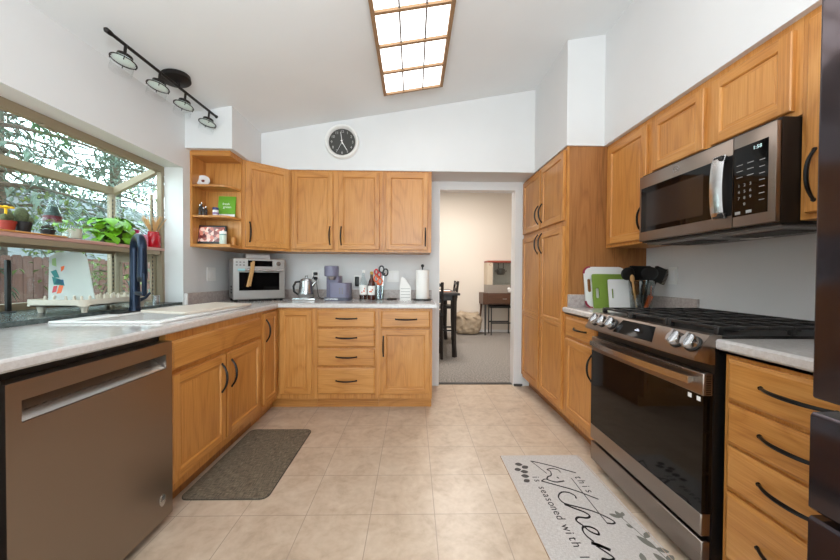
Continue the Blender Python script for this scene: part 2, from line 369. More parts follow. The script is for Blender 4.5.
# ------------------------------------------------------------------ garden window
def garden_window():
    XO, Y0, Y1 = -2.31, 1.0, 2.536
    root = thing('window_1', 'tan-framed garden window with sloping glass roof over the sink', 'window', (-1.91, 1.77, .91)); root['kind'] = 'structure'
    zt, zo, zb = 1.966, 1.80, .935
    f = MB()
    f.box(-1.95, -1.9105, Y0, Y1+.02, zt-.045, zt+.03)                       # head at the wall
    f.box(XO-.0, XO+.05, Y0, Y1, zo-.055, zo)                           # outer head
    f.box(XO, XO+.05, Y0+.036, Y1-.036, zb, zb+.04)                               # outer foot
    for y in (Y0, Y1-.045):
        f.box(XO, XO+.04, y if y < 2 else y+.011, y+(.034 if y < 2 else .045), zb, zo-.055)                            # corner posts
        f.box(-1.945, -1.911, y if y < 2 else y+.016, y+(.03 if y < 2 else .0445), zb, zt-.045)                        # wall posts
        f.prism([(-1.951, zt-.056), (-1.951, zt-.010), (XO+.051, zo-.001), (XO+.051, zo-.054)], 'y', y+.006, y+.039)   # sloping side rails
        f.box(XO+.05, -1.955, y+.005, y+.04, zb, zb+.04)
        f.box(XO+.05, -1.955, y+.005, y+.04, 1.272, 1.318)               # side rail at the shelf
    f.build('frame', TAN, root)
    g = MB()
    for a, b in ((-1.945, zb), ):
        sd = MB()
    # inner sash of the side vents below the shelf
    for y in (Y0+.008, Y1-.04):
        s_ = MB()
        s_.box(XO+.06, XO+.09, y, y+.03, zb+.04, 1.2715).box(-1.99, -1.957, y, y+.03, zb+.04, 1.2715).box(XO+.09, -1.99, y, y+.03, zb+.041, zb+.075).box(XO+.09, -1.99, y, y+.03, 1.237, 1.2715)
        s_.build('sash', TAN, root)
    t = MB(); t.box(-1.902, XL+.0, Y0+.001, Y1-.001, zt-.0025, zt-.0005); 
    MB().box(XO+.022, XO+.026, Y0+.045, Y1-.045, zb+.04, zo-.055).build('front_pane', GLASS, root)
    for y in (Y0+.022, Y1-.024):
        MB().prism([(XO+.05, zb+.04), (-1.955, zb+.04), (-1.955, zt-.064), (XO+.05, zo-.04)], 'y', y, y+.004).build('side_pane', GLASS, root)
    MB().prism([(-1.95, zt-.016), (-1.95, zt-.012), (XO+.04, zo-.002), (XO+.04, zo-.006)], 'y', Y0+.045, Y1-.045).build('roof_pane', GLASS, root)
    sh = MB().box(-2.27, -1.905, Y0+.046, Y1-.002, 1.323, 1.345, b=.004)
    sh.build('shelf', [oak('pinkish_shelf', 1, S(178, 130, 118), S(198, 152, 140), S(210, 168, 156), .4)], root)
    rl = MB().box(-1.935, -1.908, Y0+.046, Y1-.05, 1.293, 1.322).box(-2.26, -2.235, Y0+.046, Y1-.05, 1.293, 1.322)
    rl.build('shelf_rail', TAN, root)
    for y in (Y0+.06, Y1-.075):
        for x in (-2.25, -1.96):
            st = MB(); st.box(x, x+.012, y, y+.016, zb+.04, zo-.06)
            for k in range(24): st.box(x-.001, x+.013, y+.004, y+.012, zb+.06+k*.03, zb+.075+k*.03, m=1)
            st.build('shelf_standard', [TAN, DKGREY], root)
    MB().box(-1.93, -1.90, 1.72, 1.80, zt-.058, zt-.05).cyl((-1.915, 1.76, zt-.06), (-1.90, 1.745, zt-.07), .006, n=8).build('latch', TAN, root)
garden_window()
struct('trim_3', MB().box(-2.30, -1.772, 1.001, 2.535, .905, .935, b=.004), STONE, 'dark sill of the garden window', 'sill')

# ------------------------------------------------------------------ cabinet helpers
PL = lambda x0: (lambda u, v, d: (x0+d, u, v))
PRt = lambda x0: (lambda u, v, d: (x0-d, u, v))
PB = lambda y0: (lambda u, v, d: (u, y0-d, v))
def ring_door(mb, P, u0, u1, v0, v1, t, fl, fr, fb, ft):
    L = [(0, 0), (0, t-.004), (.005, t)]
    def quad(a, b, m): mb.add([P(*a[0]), P(*a[1]), P(*b[1]), P(*b[0])], [(0, 1, 2, 3)], m)
    def R(i, d, ex=(0, 0, 0, 0)):
        return [(u0+i+ex[0], v0+i+ex[2], d), (u1-i-ex[1], v0+i+ex[2], d), (u1-i-ex[1], v1-i-ex[3], d), (u0+i+ex[0], v1-i-ex[3], d)]
    rings = [R(0, 0), R(0, t-.004), R(.004, t)]
    E = (fl, fr, fb, ft)
    inner = [R(-.007, t, E), R(-.002, t-.0035, E), R(.0, t-.0095, E), R(.012, t-.0095, E), R(.013, t-.008, E)]
    def side(a, b):
        for k in range(4):
            j = (k+1) % 4
            mb.add([P(*a[k]), P(*a[j]), P(*b[j]), P(*b[k])], [(0, 1, 2, 3)], 1 if k in (0, 2) else 0)
    side(rings[0], rings[1]); side(rings[1], rings[2])
    o, i = rings[2], inner[0]
    q = lambda a, b, c, d, m: mb.add([P(a, c, t), P(b, c, t), P(b, d, t), P(a, d, t)], [(0, 1, 2, 3)], m)
    q(o[0][0], i[0][0], o[0][1], o[3][1], 0); q(i[1][0], o[1][0], o[0][1], o[3][1], 0)
    q(i[0][0], i[1][0], o[0][1], i[0][1], 1); q(i[0][0], i[1][0], i[3][1], o[3][1], 1)
    for k in range(4): side(inner[k], inner[k+1])
    mb.add([P(*p) for p in inner[-1]], [(0, 1, 2, 3)], 0)
    mb.add([P(*p) for p in rings[0]], [(0, 1, 2, 3)], 0)
def door(parent, P, u0, u1, v0, v1, h='x', t=.02, f=.052, mid=None, name='door'):
    mb = MB()
    if mid is None: ring_door(mb, P, u0, u1, v0, v1, t, f, f, f, f)
    else:
        ring_door(mb, P, u0, u1, v0, mid, t, f, f, f, .03); ring_door(mb, P, u0, u1, mid, v1, t, f, f, .03, f)
    return mb.build(name, [OAK['z'], OAK[h]], parent)
def drawer(parent, P, u0, u1, v0, v1, h='x', t=.02, name='drawer_front'):
    mb = MB(); rs = []
    for i, d in ((0, 0), (0, t-.008), (.004, t-.006), (.006, t-.003), (.012, t), (.0125, t)):
        rs.append([P(u0+i, v0+i, d), P(u1-i, v0+i, d), P(u1-i, v1-i, d), P(u0+i, v1-i, d)])
    for a, b in zip(rs, rs[1:]):
        for k in range(4):
            j = (k+1) % 4; mb.add([a[k], a[j], b[j], b[k]], [(0, 1, 2, 3)], 0)
    mb.add(rs[-1], [(0, 1, 2, 3)], 0); mb.add(rs[0], [(0, 1, 2, 3)], 0)
    return mb.build(name, [OAK[h]], parent)
def handle(parent, P, u, v, ln=.165, ax='v', d0=.02):
    pts = []; rs = []
    for k in range(13):
        a = k/12; s = (a-.5)*ln; d = d0+.001+.030*(1-abs(2*a-1)**2.4)
        pts.append(P(u, v+s, d) if ax == 'v' else P(u+s, v, d)); rs.append(.0048+.0022*math.sin(PI*a) if 0 < k < 12 else .0055)
    mb = MB().tube(pts, rs, 8)
    for e in (-.5, .5):
        c = (u, v+e*ln) if ax == 'v' else (u+e*ln, v)
        mb.cyl(P(c[0], c[1], d0), P(c[0], c[1], d0+.006), .0075, .006, n=10)
    return mb.build('handle', HND, parent)

# ------------------------------------------------------------------ left and back base run
FL, FB = -1.15, 2.76
def lbox(root, x0, x1, y0, y1, z1=.872, kick='x', mat=None):
    mat = mat or OAK['z']
    if kick == 'x': MB().box(x0, x1, y0, y1, .1, z1).build('body', mat, root); MB().box(x0, x1-.07, y0, y1, 0, .1).build('toe_kick', PLY, root)
    else: MB().box(x0, x1, y0, y1, .1, z1).build('body', mat, root); MB().box(x0, x1, y0+.075, y1, 0, .1).build('toe_kick', OAK['x'], root)
P = PL(FL)
c = thing('base_cabinet', 'shade-darkened brown base cabinet at the left edge beside the dishwasher', 'cabinet', (-1.45, .6, 0))
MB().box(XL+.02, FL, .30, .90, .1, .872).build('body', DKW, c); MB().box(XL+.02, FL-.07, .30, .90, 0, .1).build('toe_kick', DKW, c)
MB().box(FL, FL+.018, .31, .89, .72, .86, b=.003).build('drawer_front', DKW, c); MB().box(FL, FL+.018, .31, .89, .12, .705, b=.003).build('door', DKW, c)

c = thing('base_cabinet', 'oak sink cabinet with false drawer panel over two doors, next to the dishwasher', 'cabinet', (-1.45, 2.0, 0))
MB().box(XL+.02, FL, 1.53, 2.465, .1, .66).box(FL-.018, FL, 1.53, 2.465, .66, .872).box(XL+.02, FL-.018, 1.53, 1.548, .66, .872).box(XL+.02, FL-.018, 2.447, 2.465, .66, .872).build('body', OAK['z'], c)
MB().box(XL+.02, FL-.07, 1.53, 2.465, 0, .1).build('toe_kick', PLY, c)
drawer(c, P, 1.55, 2.435, .69, .83, 'y', name='false_front')
d = door(c, P, 1.55, 1.985, .15, .668, 'y'); handle(d, P, 1.942, .535)
d = door(c, P, 2.003, 2.437, .15, .668, 'y'); handle(d, P, 2.045, .535)

c = thing('base_cabinet', 'L-shaped oak corner cabinet with two narrow doors meeting in the inner corner', 'cabinet', (-1.4, 2.9, 0))
MB().prism([(XL+.02, 2.467), (FL, 2.467), (FL, FB), (-.828, FB), (-.828, YB-.02), (XL+.02, YB-.02)], 'z', .1, .872).build('body', OAK['z'], c)
MB().prism([(XL+.02, 2.467), (FL-.07, 2.467), (FL-.07, FB+.075), (-.828, FB+.075), (-.828, YB-.02), (XL+.02, YB-.02)], 'z', 0, .1).build('toe_kick', OAK['x'], c)
d = door(c, P, 2.487, 2.735, .142, .852, 'y', f=.05); handle(d, P, 2.522, .717)
P2 = PB(FB)
door(c, P2, -1.122, -.85, .142, .852, 'x', f=.05)

c = thing('base_cabinet', 'oak base cabinet with a bank of four drawers below the coffee machine', 'cabinet', (-.56, 3.0, 0))
lbox(c, -.827, -.296, FB, YB, kick='y')
for z0, z1 in ((.706, .852), (.541, .692), (.379, .527), (.142, .362)):
    d = drawer(c, P2, -.806, -.319, z0, z1); handle(d, P2, -.56, (z0+z1)/2+.006, .17, 'u')
c = thing('base_cabinet', 'oak base cabinet with one drawer over one door beside the doorway', 'cabinet', (-.06, 3.0, 0))
lbox(c, -.295, .165, FB, YB, kick='y')
d = drawer(c, P2, -.27, .146, .706, .852); handle(d, P2, -.058, .779, .175, 'u')
d = door(c, P2, -.27, .146, .142, .692); handle(d, P2, -.249, .55, .165)

# worktop, one continuous L
EX, EY = -1.125, 2.733
SX0, SX1, SY0, SY1 = -1.66, -1.24, 1.61, 2.41
w = MB()
Z0, Z1 = .872, .91
r_ = .014
w.box(XL, EX-r_, .28, SY0, Z0, Z1).box(XL, SX0, SY0, SY1, Z0, Z1).box(SX1, EX-r_, SY0, SY1, Z0, Z1).box(XL, EX-r_, SY1, YB, Z0, Z1).box(EX-r_, .205-r_, EY+r_, YB, Z0, Z1)
prof = [(0, Z0), (r_*.6, Z0), (r_, Z0+r_*.5), (r_, Z1-r_*.6), (r_*.55, Z1-r_*.1), (0, Z1)]
w.prism([(EX-r_+a, z) for a, z in prof], 'y', .28, EY+r_)
w.prism([(EY+r_-a, z) for a, z in prof], 'x', EX-r_, .205-r_)
w.prism([(.205-r_+a, z) for a, z in prof], 'y', EY+r_, YB)
wt = w.build('worktop', LAM)
tag(wt, 'pale speckled laminate L-shaped worktop around the sink and along the back wall', 'worktop')
MB().box(-1.752, .19, YB-.018, YB, Z1, 1.0, b=.003).box(XL, XL+.018, 2.56, YB, Z1, 1.0, b=.003).build('backsplash', SPLASH, wt)
MB().box(XL, XL+.02, 2.548, 2.56, Z1, 1.0).build('end_cap', TRIM, wt)

# ------------------------------------------------------------------ sink and tap
s = thing('sink', 'white drop-in double bowl sink under the garden window', 'sink', (-1.46, 2.0, .91))
rim = MB(); ox0, ox1, oy0, oy1 = -1.735, -1.205, 1.575, 2.445
rim.box(ox0, -1.62, oy0, oy1, .9101, .921, b=.004, seg=2).box(-1.265, ox1, oy0, oy1, .9101, .921, b=.004, seg=2)
rim.box(-1.63, -1.255, oy0, 1.635, .9101, .921, b=.004, seg=2).box(-1.63, -1.255, 2.385, oy1, .9101, .921, b=.004, seg=2).box(-1.63, -1.255, 1.99, 2.03, .9101, .919, b=.004, seg=2)
rim.build('rim', PORC, s)
for y0, y1 in ((1.63, 1.995), (2.025, 2.39)):
    b = MB(); q0 = [(-1.63, y0), (-1.255, y0), (-1.255, y1), (-1.63, y1)]
    q1 = [(-1.61, y0+.02), (-1.275, y0+.02), (-1.275, y1-.02), (-1.61, y1-.02)]
    b.add([(x, y, .912) for x, y in q0]+[(x, y, .725) for x, y in q1], [(0, 1, 5, 4), (1, 2, 6, 5), (2, 3, 7, 6), (3, 0, 4, 7), (4, 5, 6, 7)])
    bo = b.build('bowl', PORC, s)
    MB().lathe([(.04, .7255), (.04, .728), (.03, .7275), (0, .7265)], (-1.44, (y0+y1)/2, 0)).build('drain', CHROME, bo)
f = thing('faucet', 'dark pull-down kitchen faucet standing behind the sink', 'faucet', (-1.68, 1.995, .921))
MB().box(-1.71, -1.65, 1.86, 2.13, .9212, .928, b=.003).build('deck_plate', BLK, f)
bx, by = -1.68, 1.995; hx, hy = -1.545, 1.885
MB().cyl((bx, by, .928), (bx, by, .95), .031, .029).cyl((bx, by, .95), (bx, by, 1.30), .0255, .0235, n=24).build('column', FAUC, f)
pts = []
for k in range(15):
    a = PI*k/14; q = (1-math.cos(a))/2
    pts.append((bx+(hx-bx)*q, by+(hy-by)*q, 1.295+.07*math.sin(a)))
MB().tube(pts, [.0235]*5+[.022]*10, 16).build('spout', FAUC, f)
MB().cyl((hx, hy, 1.30), (hx, hy, 1.13), .021, .0245, n=20).cyl((hx, hy, 1.13), (hx, hy, 1.105), .0245, .02, n=20, m=1).build('spray_head', [FAUC, BLK], f)
ar = MB(); ex, ey = hx+.03, hy-.025
ar.tube([(bx, by, 1.035), (ex, ey, 1.035), (ex+.001, ey, 1.04), (ex+.002, ey, 1.15)], .012, 10)
ar.tube([(ex, ey, 1.145), (hx, hy, 1.145)], .009, 10)
ar.build('docking_arm', FAUC, f)
MB().tube([(bx+.0, by+.02, .985), (bx+.005, by+.07, 1.0), (bx+.01, by+.10, 1.03)], [.013, .009, .007], 10).build('lever', FAUC, f)
# boards over the sink
b = MB(); pts_ = [(-1.60, 1.935), (-1.27, 1.83), (-1.19, 2.42), (-1.52, 2.525)]
b.prism(pts_, 'z', .9215, .937)
bo = b.build('cutting_board', plain('ivory_board', S(226, 214, 200), .4)); tag(bo, 'large white cutting board lying across the sink', 'cutting board')
mod = bo.modifiers.new('edge', 'BEVEL'); mod.width = .004; mod.segments = 2

# ------------------------------------------------------------------ dishwasher
dw = thing('dishwasher', 'stainless steel dishwasher with pocket handle under the left worktop', 'dishwasher', (-1.4, 1.215, 0))
XF, ya, yb = -1.115, .908, 1.522
MB().box(XL+.02, -1.175, ya, yb, .02, .868).build('body', BLK, dw)
fr = MB(); h0, h1, hz0, hz1 = .945, 1.487, .722, .786
fr.box(-1.172, XF, ya, yb, .045, hz0).box(-1.172, XF, ya, yb, hz1, .842)
fr.box(-1.172, XF, ya, h0, hz0, hz1).box(-1.172, XF, h1, yb, hz0, hz1)
fo = fr.build('door', DWSTEEL, dw)
MB().box(-1.172, -1.168, h0, h1, hz0, hz1).build('pocket', BLK, dw)
MB().prism([(-1.168, hz0+.047), (-1.118, hz0+.002), (-1.122, hz0+.001), (-1.168, hz0+.001)], 'y', h0+.004, h1-.004).build('pocket_grip', SILVER, dw)
tk = MB()
for k in range(20): tk.box(-1.1435, -1.1425, h0+.03+k*.024, h0+.03+k*.024+(.012 if k % 3 else .018), hz0+.0262, hz0+.0275)
tk.build('control_mark', DKGREY, dw)
MB().box(XL+.1, -1.19, ya+.01, yb-.01, 0, .045).build('toe_kick', BLK, dw)
bd = MB(); Mb = T(XF, 1.462, .137) @ rot('Y', 90) 
el = [(.017*math.cos(2*PI*k/28), .026*math.sin(2*PI*k/28)) for k in range(28)]
Pd = PL(XF)
bd.slab(Pd, [(1.462+a, .137+b) for a, b in el], 0, .0015)
for k in range(4): bd.slab(Pd, [(1.455+k*.004, .142+.001), (1.457+k*.004, .142+.001), (1.463+k*.004, .155), (1.461+k*.004, .155)], .0015, .002, 1)
bd.slab(Pd, [(1.450, .1385), (1.474, .1385), (1.474, .1405), (1.450, .1405)], .0015, .002, 1)
bd.build('badge', [SILVER, DKGREY], fo)

# ------------------------------------------------------------------ back wall uppers
UB = 1.366
FU = 3.06
def upper(label, x0, x1, loc):
    c = thing('wall_cabinet', label, 'cabinet', loc)
    MB().box(x0, x1, FU, YB, UB, SB).build('body', OAK['z'], c); return c
PU = PB(FU)
c = upper('two-door oak wall cabinet above the kettle and coffee machine', -1.146, -.291, (-.72, 3.2, UB))
d = door(c, PU, -1.128, -.75, 1.388, 2.105); handle(d, PU, -.777, 1.515)
d = door(c, PU, -.699, -.317, 1.388, 2.105); handle(d, PU, -.672, 1.515)
c = upper('single-door oak wall cabinet next to the doorway', -.290, .168, (-.06, 3.2, UB))
d = door(c, PU, -.259, .134, 1.388, 2.105); handle(d, PU, .11, 1.51)
# diagonal corner
c = thing('wall_cabinet', 'diagonal oak corner wall cabinet above the toaster oven', 'cabinet', (-1.5, 3.1, UB))
A, B = Vector((-1.455, 2.80)), Vector((-1.147, 3.06))
MB().prism([(XL, 2.80), A[:], B[:], (-1.147, YB), (XL, YB)], 'z', UB, SB).build('body', OAK['z'], c)
dr = (B-A).normalized(); nn = Vector((dr.y, -dr.x)); LD = (B-A).length
PD = lambda u, v, d: (A.x+dr.x*u+nn.x*d, A.y+dr.y*u+nn.y*d, v)
d = door(c, PD, .018, LD-.018, 1.388, 2.105); handle(d, PD, .052, 1.515)
# open shelf
c = thing('corner_shelf', 'open oak end shelf hanging on the left wall beside the window', 'shelf', (-1.62, 2.7, UB))
MB().box(XL, -1.752, 2.615, 2.798, UB, SB).build('side_panel', OAK['z'], c)
MB().box(-1.752, -1.457, 2.785, 2.798, UB, SB).build('back_panel', OAK['z'], c)
MB().box(-1.752, -1.45, 2.605, 2.785, SB-.04, SB).build('top_board', OAK['x'], c)
shp = [(-1.752, 2.62), (-1.535, 2.62), (-1.495, 2.645), (-1.468, 2.70), (-1.46, 2.785), (-1.752, 2.785)]
for z in (1.604, 1.847): MB().prism(shp, 'z', z, z+.016).build('shelf_board', OAK['x'], c)
MB().prism([(-1.752, 2.612), (-1.455, 2.612), (-1.455, 2.785), (-1.752, 2.785)], 'z', UB, UB+.024).build('bottom_board', OAK['x'], c)

# ------------------------------------------------------------------ right side: pantry, bases, uppers
FR = 1.15; PR = PRt(FR)
c = thing('pantry_cabinet', 'tall oak pantry cabinet with four doors right of the doorway', 'cabinet', (1.45, 2.88, 0))
MB().box(FR, XR, 2.42, 3.365, .1, SB).build('body', [PLY], c)
MB().box(FR-.001, FR+.018, 2.4195, 3.365, .1, SB-.001).build('face_frame', OAK['z'], c)
MB().box(FR+.07, XR, 2.43, 3.365, 0, .1).build('toe_kick', PLY, c)
PP = PRt(FR-.001)
for y0, y1, hy_ in ((2.445, 2.878, 2.845), (2.899, 3.345, 2.935)):
    d = door(c, PP, y0, y1, 1.575, 2.103, 'y'); handle(d, PP, hy_, 1.705, .16)
    d = door(c, PP, y0, y1, .135, 1.532, 'y', mid=.79); handle(d, PP, hy_, 1.44, .17)
c = thing('base_cabinet', 'small oak base cabinet between the pantry and the range', 'cabinet', (1.45, 2.19, 0))
MB().box(FR, XR, 1.955, 2.418, .1, .872).build('body', OAK['z'], c); MB().box(FR+.07, XR, 1.955, 2.418, 0, .1).build('toe_kick', PLY, c)
d = drawer(c, PR, 1.985, 2.385, .715, .85, 'y'); handle(d, PR, 2.17, .785, .16, 'u')
d = door(c, PR, 1.985, 2.385, .15, .695, 'y'); handle(d, PR, 2.02, .57)
c = thing('base_cabinet', 'oak base cabinet with four drawers between the range and the refrigerator', 'cabinet', (1.45, .92, 0))
MB().box(FR, XR, .69, 1.163, .1, .872).build('body', OAK['z'], c); MB().box(FR+.07, XR, .69, 1.163, 0, .1).build('toe_kick', PLY, c)
for z0, z1 in ((.712, .858), (.557, .698), (.395, .545), (.14, .381)):
    d = drawer(c, PR, .71, 1.142, z0, z1, 'y'); handle(d, PR, .93, (z0+z1)/2+.006, .19, 'u')
ZR = .922
def top_r(y0, y1, label):
    w = MB(); ex = 1.125
    w.box(ex+r_, XR, y0, y1, Z0, ZR); w.prism([(ex+r_-a, z+.012) for a, z in prof]+[(ex+r_, Z0)], 'y', y0, y1)
    o = w.build('worktop', LAM); tag(o, label, 'worktop'); return o
w1 = top_r(1.955, 2.418, 'short laminate worktop holding the cutting boards and utensil jar')
MB().box(1.742, XR, 1.955, 2.418, ZR, 1.015, b=.003).box(1.16, 1.742, 2.400, 2.418, ZR, 1.015, b=.003).build('backsplash', SPLASH, w1)
w2 = top_r(.69, 1.180, 'laminate worktop between the range and the refrigerator')
MB().box(1.742, XR, .69, 1.180, ZR, 1.015, b=.003).build('backsplash', SPLASH, w2)
FRU = 1.45; PRU = PRt(FRU)
def rupper(label, y0, y1, z0):
    c = thing('wall_cabinet', label, 'cabinet', (1.6, (y0+y1)/2, z0)); MB().box(FRU, XR, y0, y1, z0, SB).build('body', OAK['z'], c); return c
c = rupper('single-door oak wall cabinet between the pantry and the microwave', 1.957, 2.418, UB)
d = door(c, PRU, 1.985, 2.385, 1.388, 2.09, 'y'); handle(d, PRU, 2.012, 1.515)
c = rupper('low two-door oak wall cabinet above the microwave', 1.192, 1.956, 1.762)
door(c, PRU, 1.59, 1.935, 1.785, 2.09, 'y'); door(c, PRU, 1.215, 1.55, 1.785, 2.09, 'y')
c = rupper('oak wall cabinet above the drawers beside the refrigerator', .70, 1.191, UB)
d = door(c, PRU, .715, 1.165, 1.388, 2.09, 'y'); handle(d, PRU, 1.135, 1.52, .18)

# ------------------------------------------------------------------ microwave
mw = thing('microwave', 'stainless over-the-range microwave with black door window', 'microwave', (1.57, 1.57, 1.352))
MX = 1.358; PM = PRt(MX); y0, y1, z0, z1 = 1.195, 1.932, 1.350, 1.755
MB().box(1.3785, 1.755, y0, y1, z0+.004, z1).build('body', BLK, mw)
dd = MB().box(MX, 1.378, 1.362, y1, z0+.012, z1-.012, b=.004, seg=2)
do = dd.build('door', STEEL, mw)
MB().box(MX, 1.378, y0, 1.359, z0+.012, z1-.012, b=.004, seg=2).build('control_fascia', STEEL, mw)
MB().slab(PM, [(1.447, 1.415), (1.915, 1.415), (1.915, 1.672), (1.447, 1.672)], 0, .0012).build('window', BLKGLASS, do)
MB().slab(PM, [(1.50, 1.442), (1.87, 1.442), (1.87, 1.636), (1.50, 1.636)], .0012, .0016).build('window_mesh', plain('oven_window', S(44, 36, 33), .12), do)
cp = MB().slab(PM, [(1.222, 1.405), (1.358, 1.405), (1.358, 1.69), (1.222, 1.69)], 0, .0015).build('control_panel', BLKGLASS, mw)
def MF(x, y, z):       # faces -x: text runs towards -y, up is +z
    return Matrix.Translation((x, y, z)) @ Matrix(((0, 0, -1, 0), (-1, 0, 0, 0), (0, 1, 0, 0), (0, 0, 0, 1)))
kx = MX-.0018
MB().text('1:58', .020, MF(kx, 1.262, 1.668), depth=.0002).build('clock_digits', TEALLIT, cp)
kk = MB()
for r, row in enumerate(('123', '456', '789')):
    for q, ch in enumerate(row): kk.text(ch, .017, MF(kx, 1.332-q*.023, 1.53-r*.026), depth=.0002)
kk.text('0', .017, MF(kx, 1.309, 1.452), depth=.0002)
for r in range(7):
    kk.slab(PM, [(1.233, 1.455+r*.026), (1.253, 1.455+r*.026), (1.253, 1.4575+r*.026), (1.233, 1.4575+r*.026)], .0015, .002)
    if r < 3: 
        for q in (1.275, 1.318): kk.slab(PM, [(q, 1.565+r*.025), (q+.025, 1.565+r*.025), (q+.025, 1.5675+r*.025), (q, 1.5675+r*.025)], .0015, .002)
for q in (1.325, 1.28): kk.slab(PM, [(q, 1.413), (q+.022, 1.413), (q+.022, 1.425), (q, 1.425)], .0015, .002)
kk.build('key_legend', plain('key_print', S(165, 165, 165), .5), cp)
hp = []
for k in range(11):
    a = k/10; hp.append((MX-.026-.016*math.sin(PI*a)**.5, 1.445, 1.405+.275*a))
hm = MB()
for (ax, ay, az), (bx_, by_, bz) in zip(hp, hp[1:]):
    for dz in (0,): hm.add([(ax, 1.401, az), (ax, 1.425, az), (bx_, 1.425, bz), (bx_, 1.401, bz), (ax+.014, 1.380, az), (ax+.014, 1.425, az), (bx_+.014, 1.425, bz), (bx_+.014, 1.380, bz)],
        [(0, 1, 2, 3), (4, 7, 6, 5), (0, 3, 7, 4), (1, 5, 6, 2), (0, 4, 5, 1), (3, 2, 6, 7)])
hm.build('handle', SILVER, do)
MB().box(MX-.03, MX, 1.382, 1.423, 1.407, 1.43, b=.003).box(MX-.03, MX, 1.382, 1.423, 1.655, 1.678, b=.003).box(MX-.0012, MX, 1.3625, 1.447, 1.415, 1.672).build('handle_mount', BLK, do)
lg = MB()
ring = [(.019*math.cos(2*PI*k/24), .019*math.sin(2*PI*k/24)) for k in range(25)]
lg.tube([PM(1.66+a, 1.708+b, .001) for a, b in ring], .0014, 5)
lg.tube([PM(1.66+.004+.007*math.cos(t*.6), 1.708+.003+.007*math.sin(t*.6), .0012) for t in range(9)], .001, 5)
lg.tube([PM(1.66-.005+.006*math.cos(t*.6+2), 1.708-.003+.006*math.sin(t*.6+2), .0012) for t in range(9)], .001, 5)
lg.build('logo', SILVER, do)
MB().box(1.40, 1.75, y0+.01, y1-.01, z0-.006, z0+.004, b=.002).build('bottom_plate', GREYPL, mw)
for q in (1.25, 1.63):
    g = MB(); g.box(1.45, 1.62, q, q+.26, z0-.010, z0-.006)
    for k in range(12): g.box(1.452, 1.618, q+.008+k*.021, q+.018+k*.021, z0-.0125, z0-.0098, m=1)
    g.build('grease_filter', [SILVER, DKGREY], mw)
MB().box(1.64, 1.70, 1.50, 1.60, z0-.009, z0-.006).build('lamp_lens', WHITE, mw)

# ------------------------------------------------------------------ range
rg = thing('range', 'stainless slide-in gas range with black oven door', 'range', (1.42, 1.565, 0))
ya, yb = 1.182, 1.946
MB().box(1.125, 1.752, ya, yb, .045, .91).build('body', BLK, rg)
MB().box(1.10, 1.755, ya+.001, yb-.001, .91, .932, b=.004).build('cooktop', BLK, rg)
ctrl = MB().prism([(1.102, .934), (1.047, .854), (1.047, .840), (1.112, .824), (1.1245, .824), (1.1245, .9105), (1.15, .911), (1.15, .934)], 'y', ya-.001, yb+.001)
cf = ctrl.build('control_fascia', STEEL, rg)
# slanted plane of the panel
sv = Vector((1.102-1.047, 0, .934-.854)).normalized(); sn = Vector((-sv.z, 0, sv.x))
PS = lambda u, v, d: tuple(Vector((1.047, u, .854))+sv*v+sn*d)
MB().slab(PS, [(1.405, .01), (1.685, .01), (1.665, .086), (1.44, .086)], 0, .001).build('glass_panel', BLKGLASS, cf)
MB().slab(PS, [(1.515, .045), (1.545, .045), (1.545, .05), (1.515, .05)], .001, .0016).slab(PS, [(1.523, .052), (1.537, .052), (1.537, .056), (1.523, .056)], .001, .0016).build('display', BLUELIT, cf)
for yk in (1.868, 1.80, 1.718, 1.288, 1.217):
    k = MB(); Mk = Matrix(((0, sv.x, sn.x, 0), (1, 0, 0, 0), (0, sv.z, sn.z, 0), (0, 0, 0, 1)))
    cpt = PS(yk, .048, 0)
    k.lathe([(.033, 0), (.033, .006), (.03, .008)], cpt, 28, 1, Mk)
    k.lathe([(.028, .008), (.0295, .03), (.027, .034), (0, .034)], cpt, 28, 0, Mk)
    g = [PS(yk+a, .048+b, d) for a, b, d in ((-.006, -.026, .034), (.006, -.026, .034), (.006, .026, .034), (-.006, .026, .034), (-.005, -.026, .046), (.005, -.026, .046), (.005, .026, .046), (-.005, .026, .046))]
    k.add(g, [(0, 1, 2, 3), (4, 7, 6, 5), (0, 4, 5, 1), (2, 6, 7, 3), (0, 3, 7, 4), (1, 5, 6, 2)], 0)
    k.build('knob', [CHROME, BLK], cf)
DXf = 1.085
od = MB().box(DXf, 1.122, ya+.002, yb-.002, .705, .79, b=.003).box(DXf, 1.122, ya+.002, yb-.002, .175, .262, b=.003).box(DXf+.001, 1.122, ya+.002, yb-.002, .26, .707, m=1)
oo = od.build('oven_door', [STEEL, BLKGLASS], rg)
for k in range(11): pass
vt = MB()
for k in range(11): vt.box(1.096, 1.114, ya+.0005, ya+.0025, .712+k*.0068, .7155+k*.0068)
vt.build('vent_slot', BLK, oo)
vt = MB()
for k in range(34): vt.box(DXf-.0012, DXf+.001, ya+.1+k*.0165, ya+.112+k*.0165, .782, .787)
vt.build('front_vent', BLK, oo)
hb = MB(); hpts = []
for k in range(15):
    a = k/14; hpts.append((1.055-.018*math.sin(PI*a), 1.22+(1.91-1.22)*a, .757))
for (ax, ay, az), (bx_, by_, bz) in zip(hpts, hpts[1:]):
    hb.add([(ax, ay, az-.014), (ax, ay, az+.014), (bx_, by_, bz+.014), (bx_, by_, bz-.014), (ax+.014, ay, az-.014), (ax+.014, ay, az+.014), (bx_+.014, by_, bz+.014), (bx_+.014, by_, bz-.014)],
           [(0, 1, 2, 3), (4, 7, 6, 5), (0, 3, 7, 4), (1, 5, 6, 2), (0, 4, 5, 1), (3, 2, 6, 7)])
hb.box(1.055, DXf, 1.222, 1.25, .745, .769, b=.003).box(1.055, DXf, 1.88, 1.908, .745, .769, b=.003)
hb.build('handle', SILVER, oo)
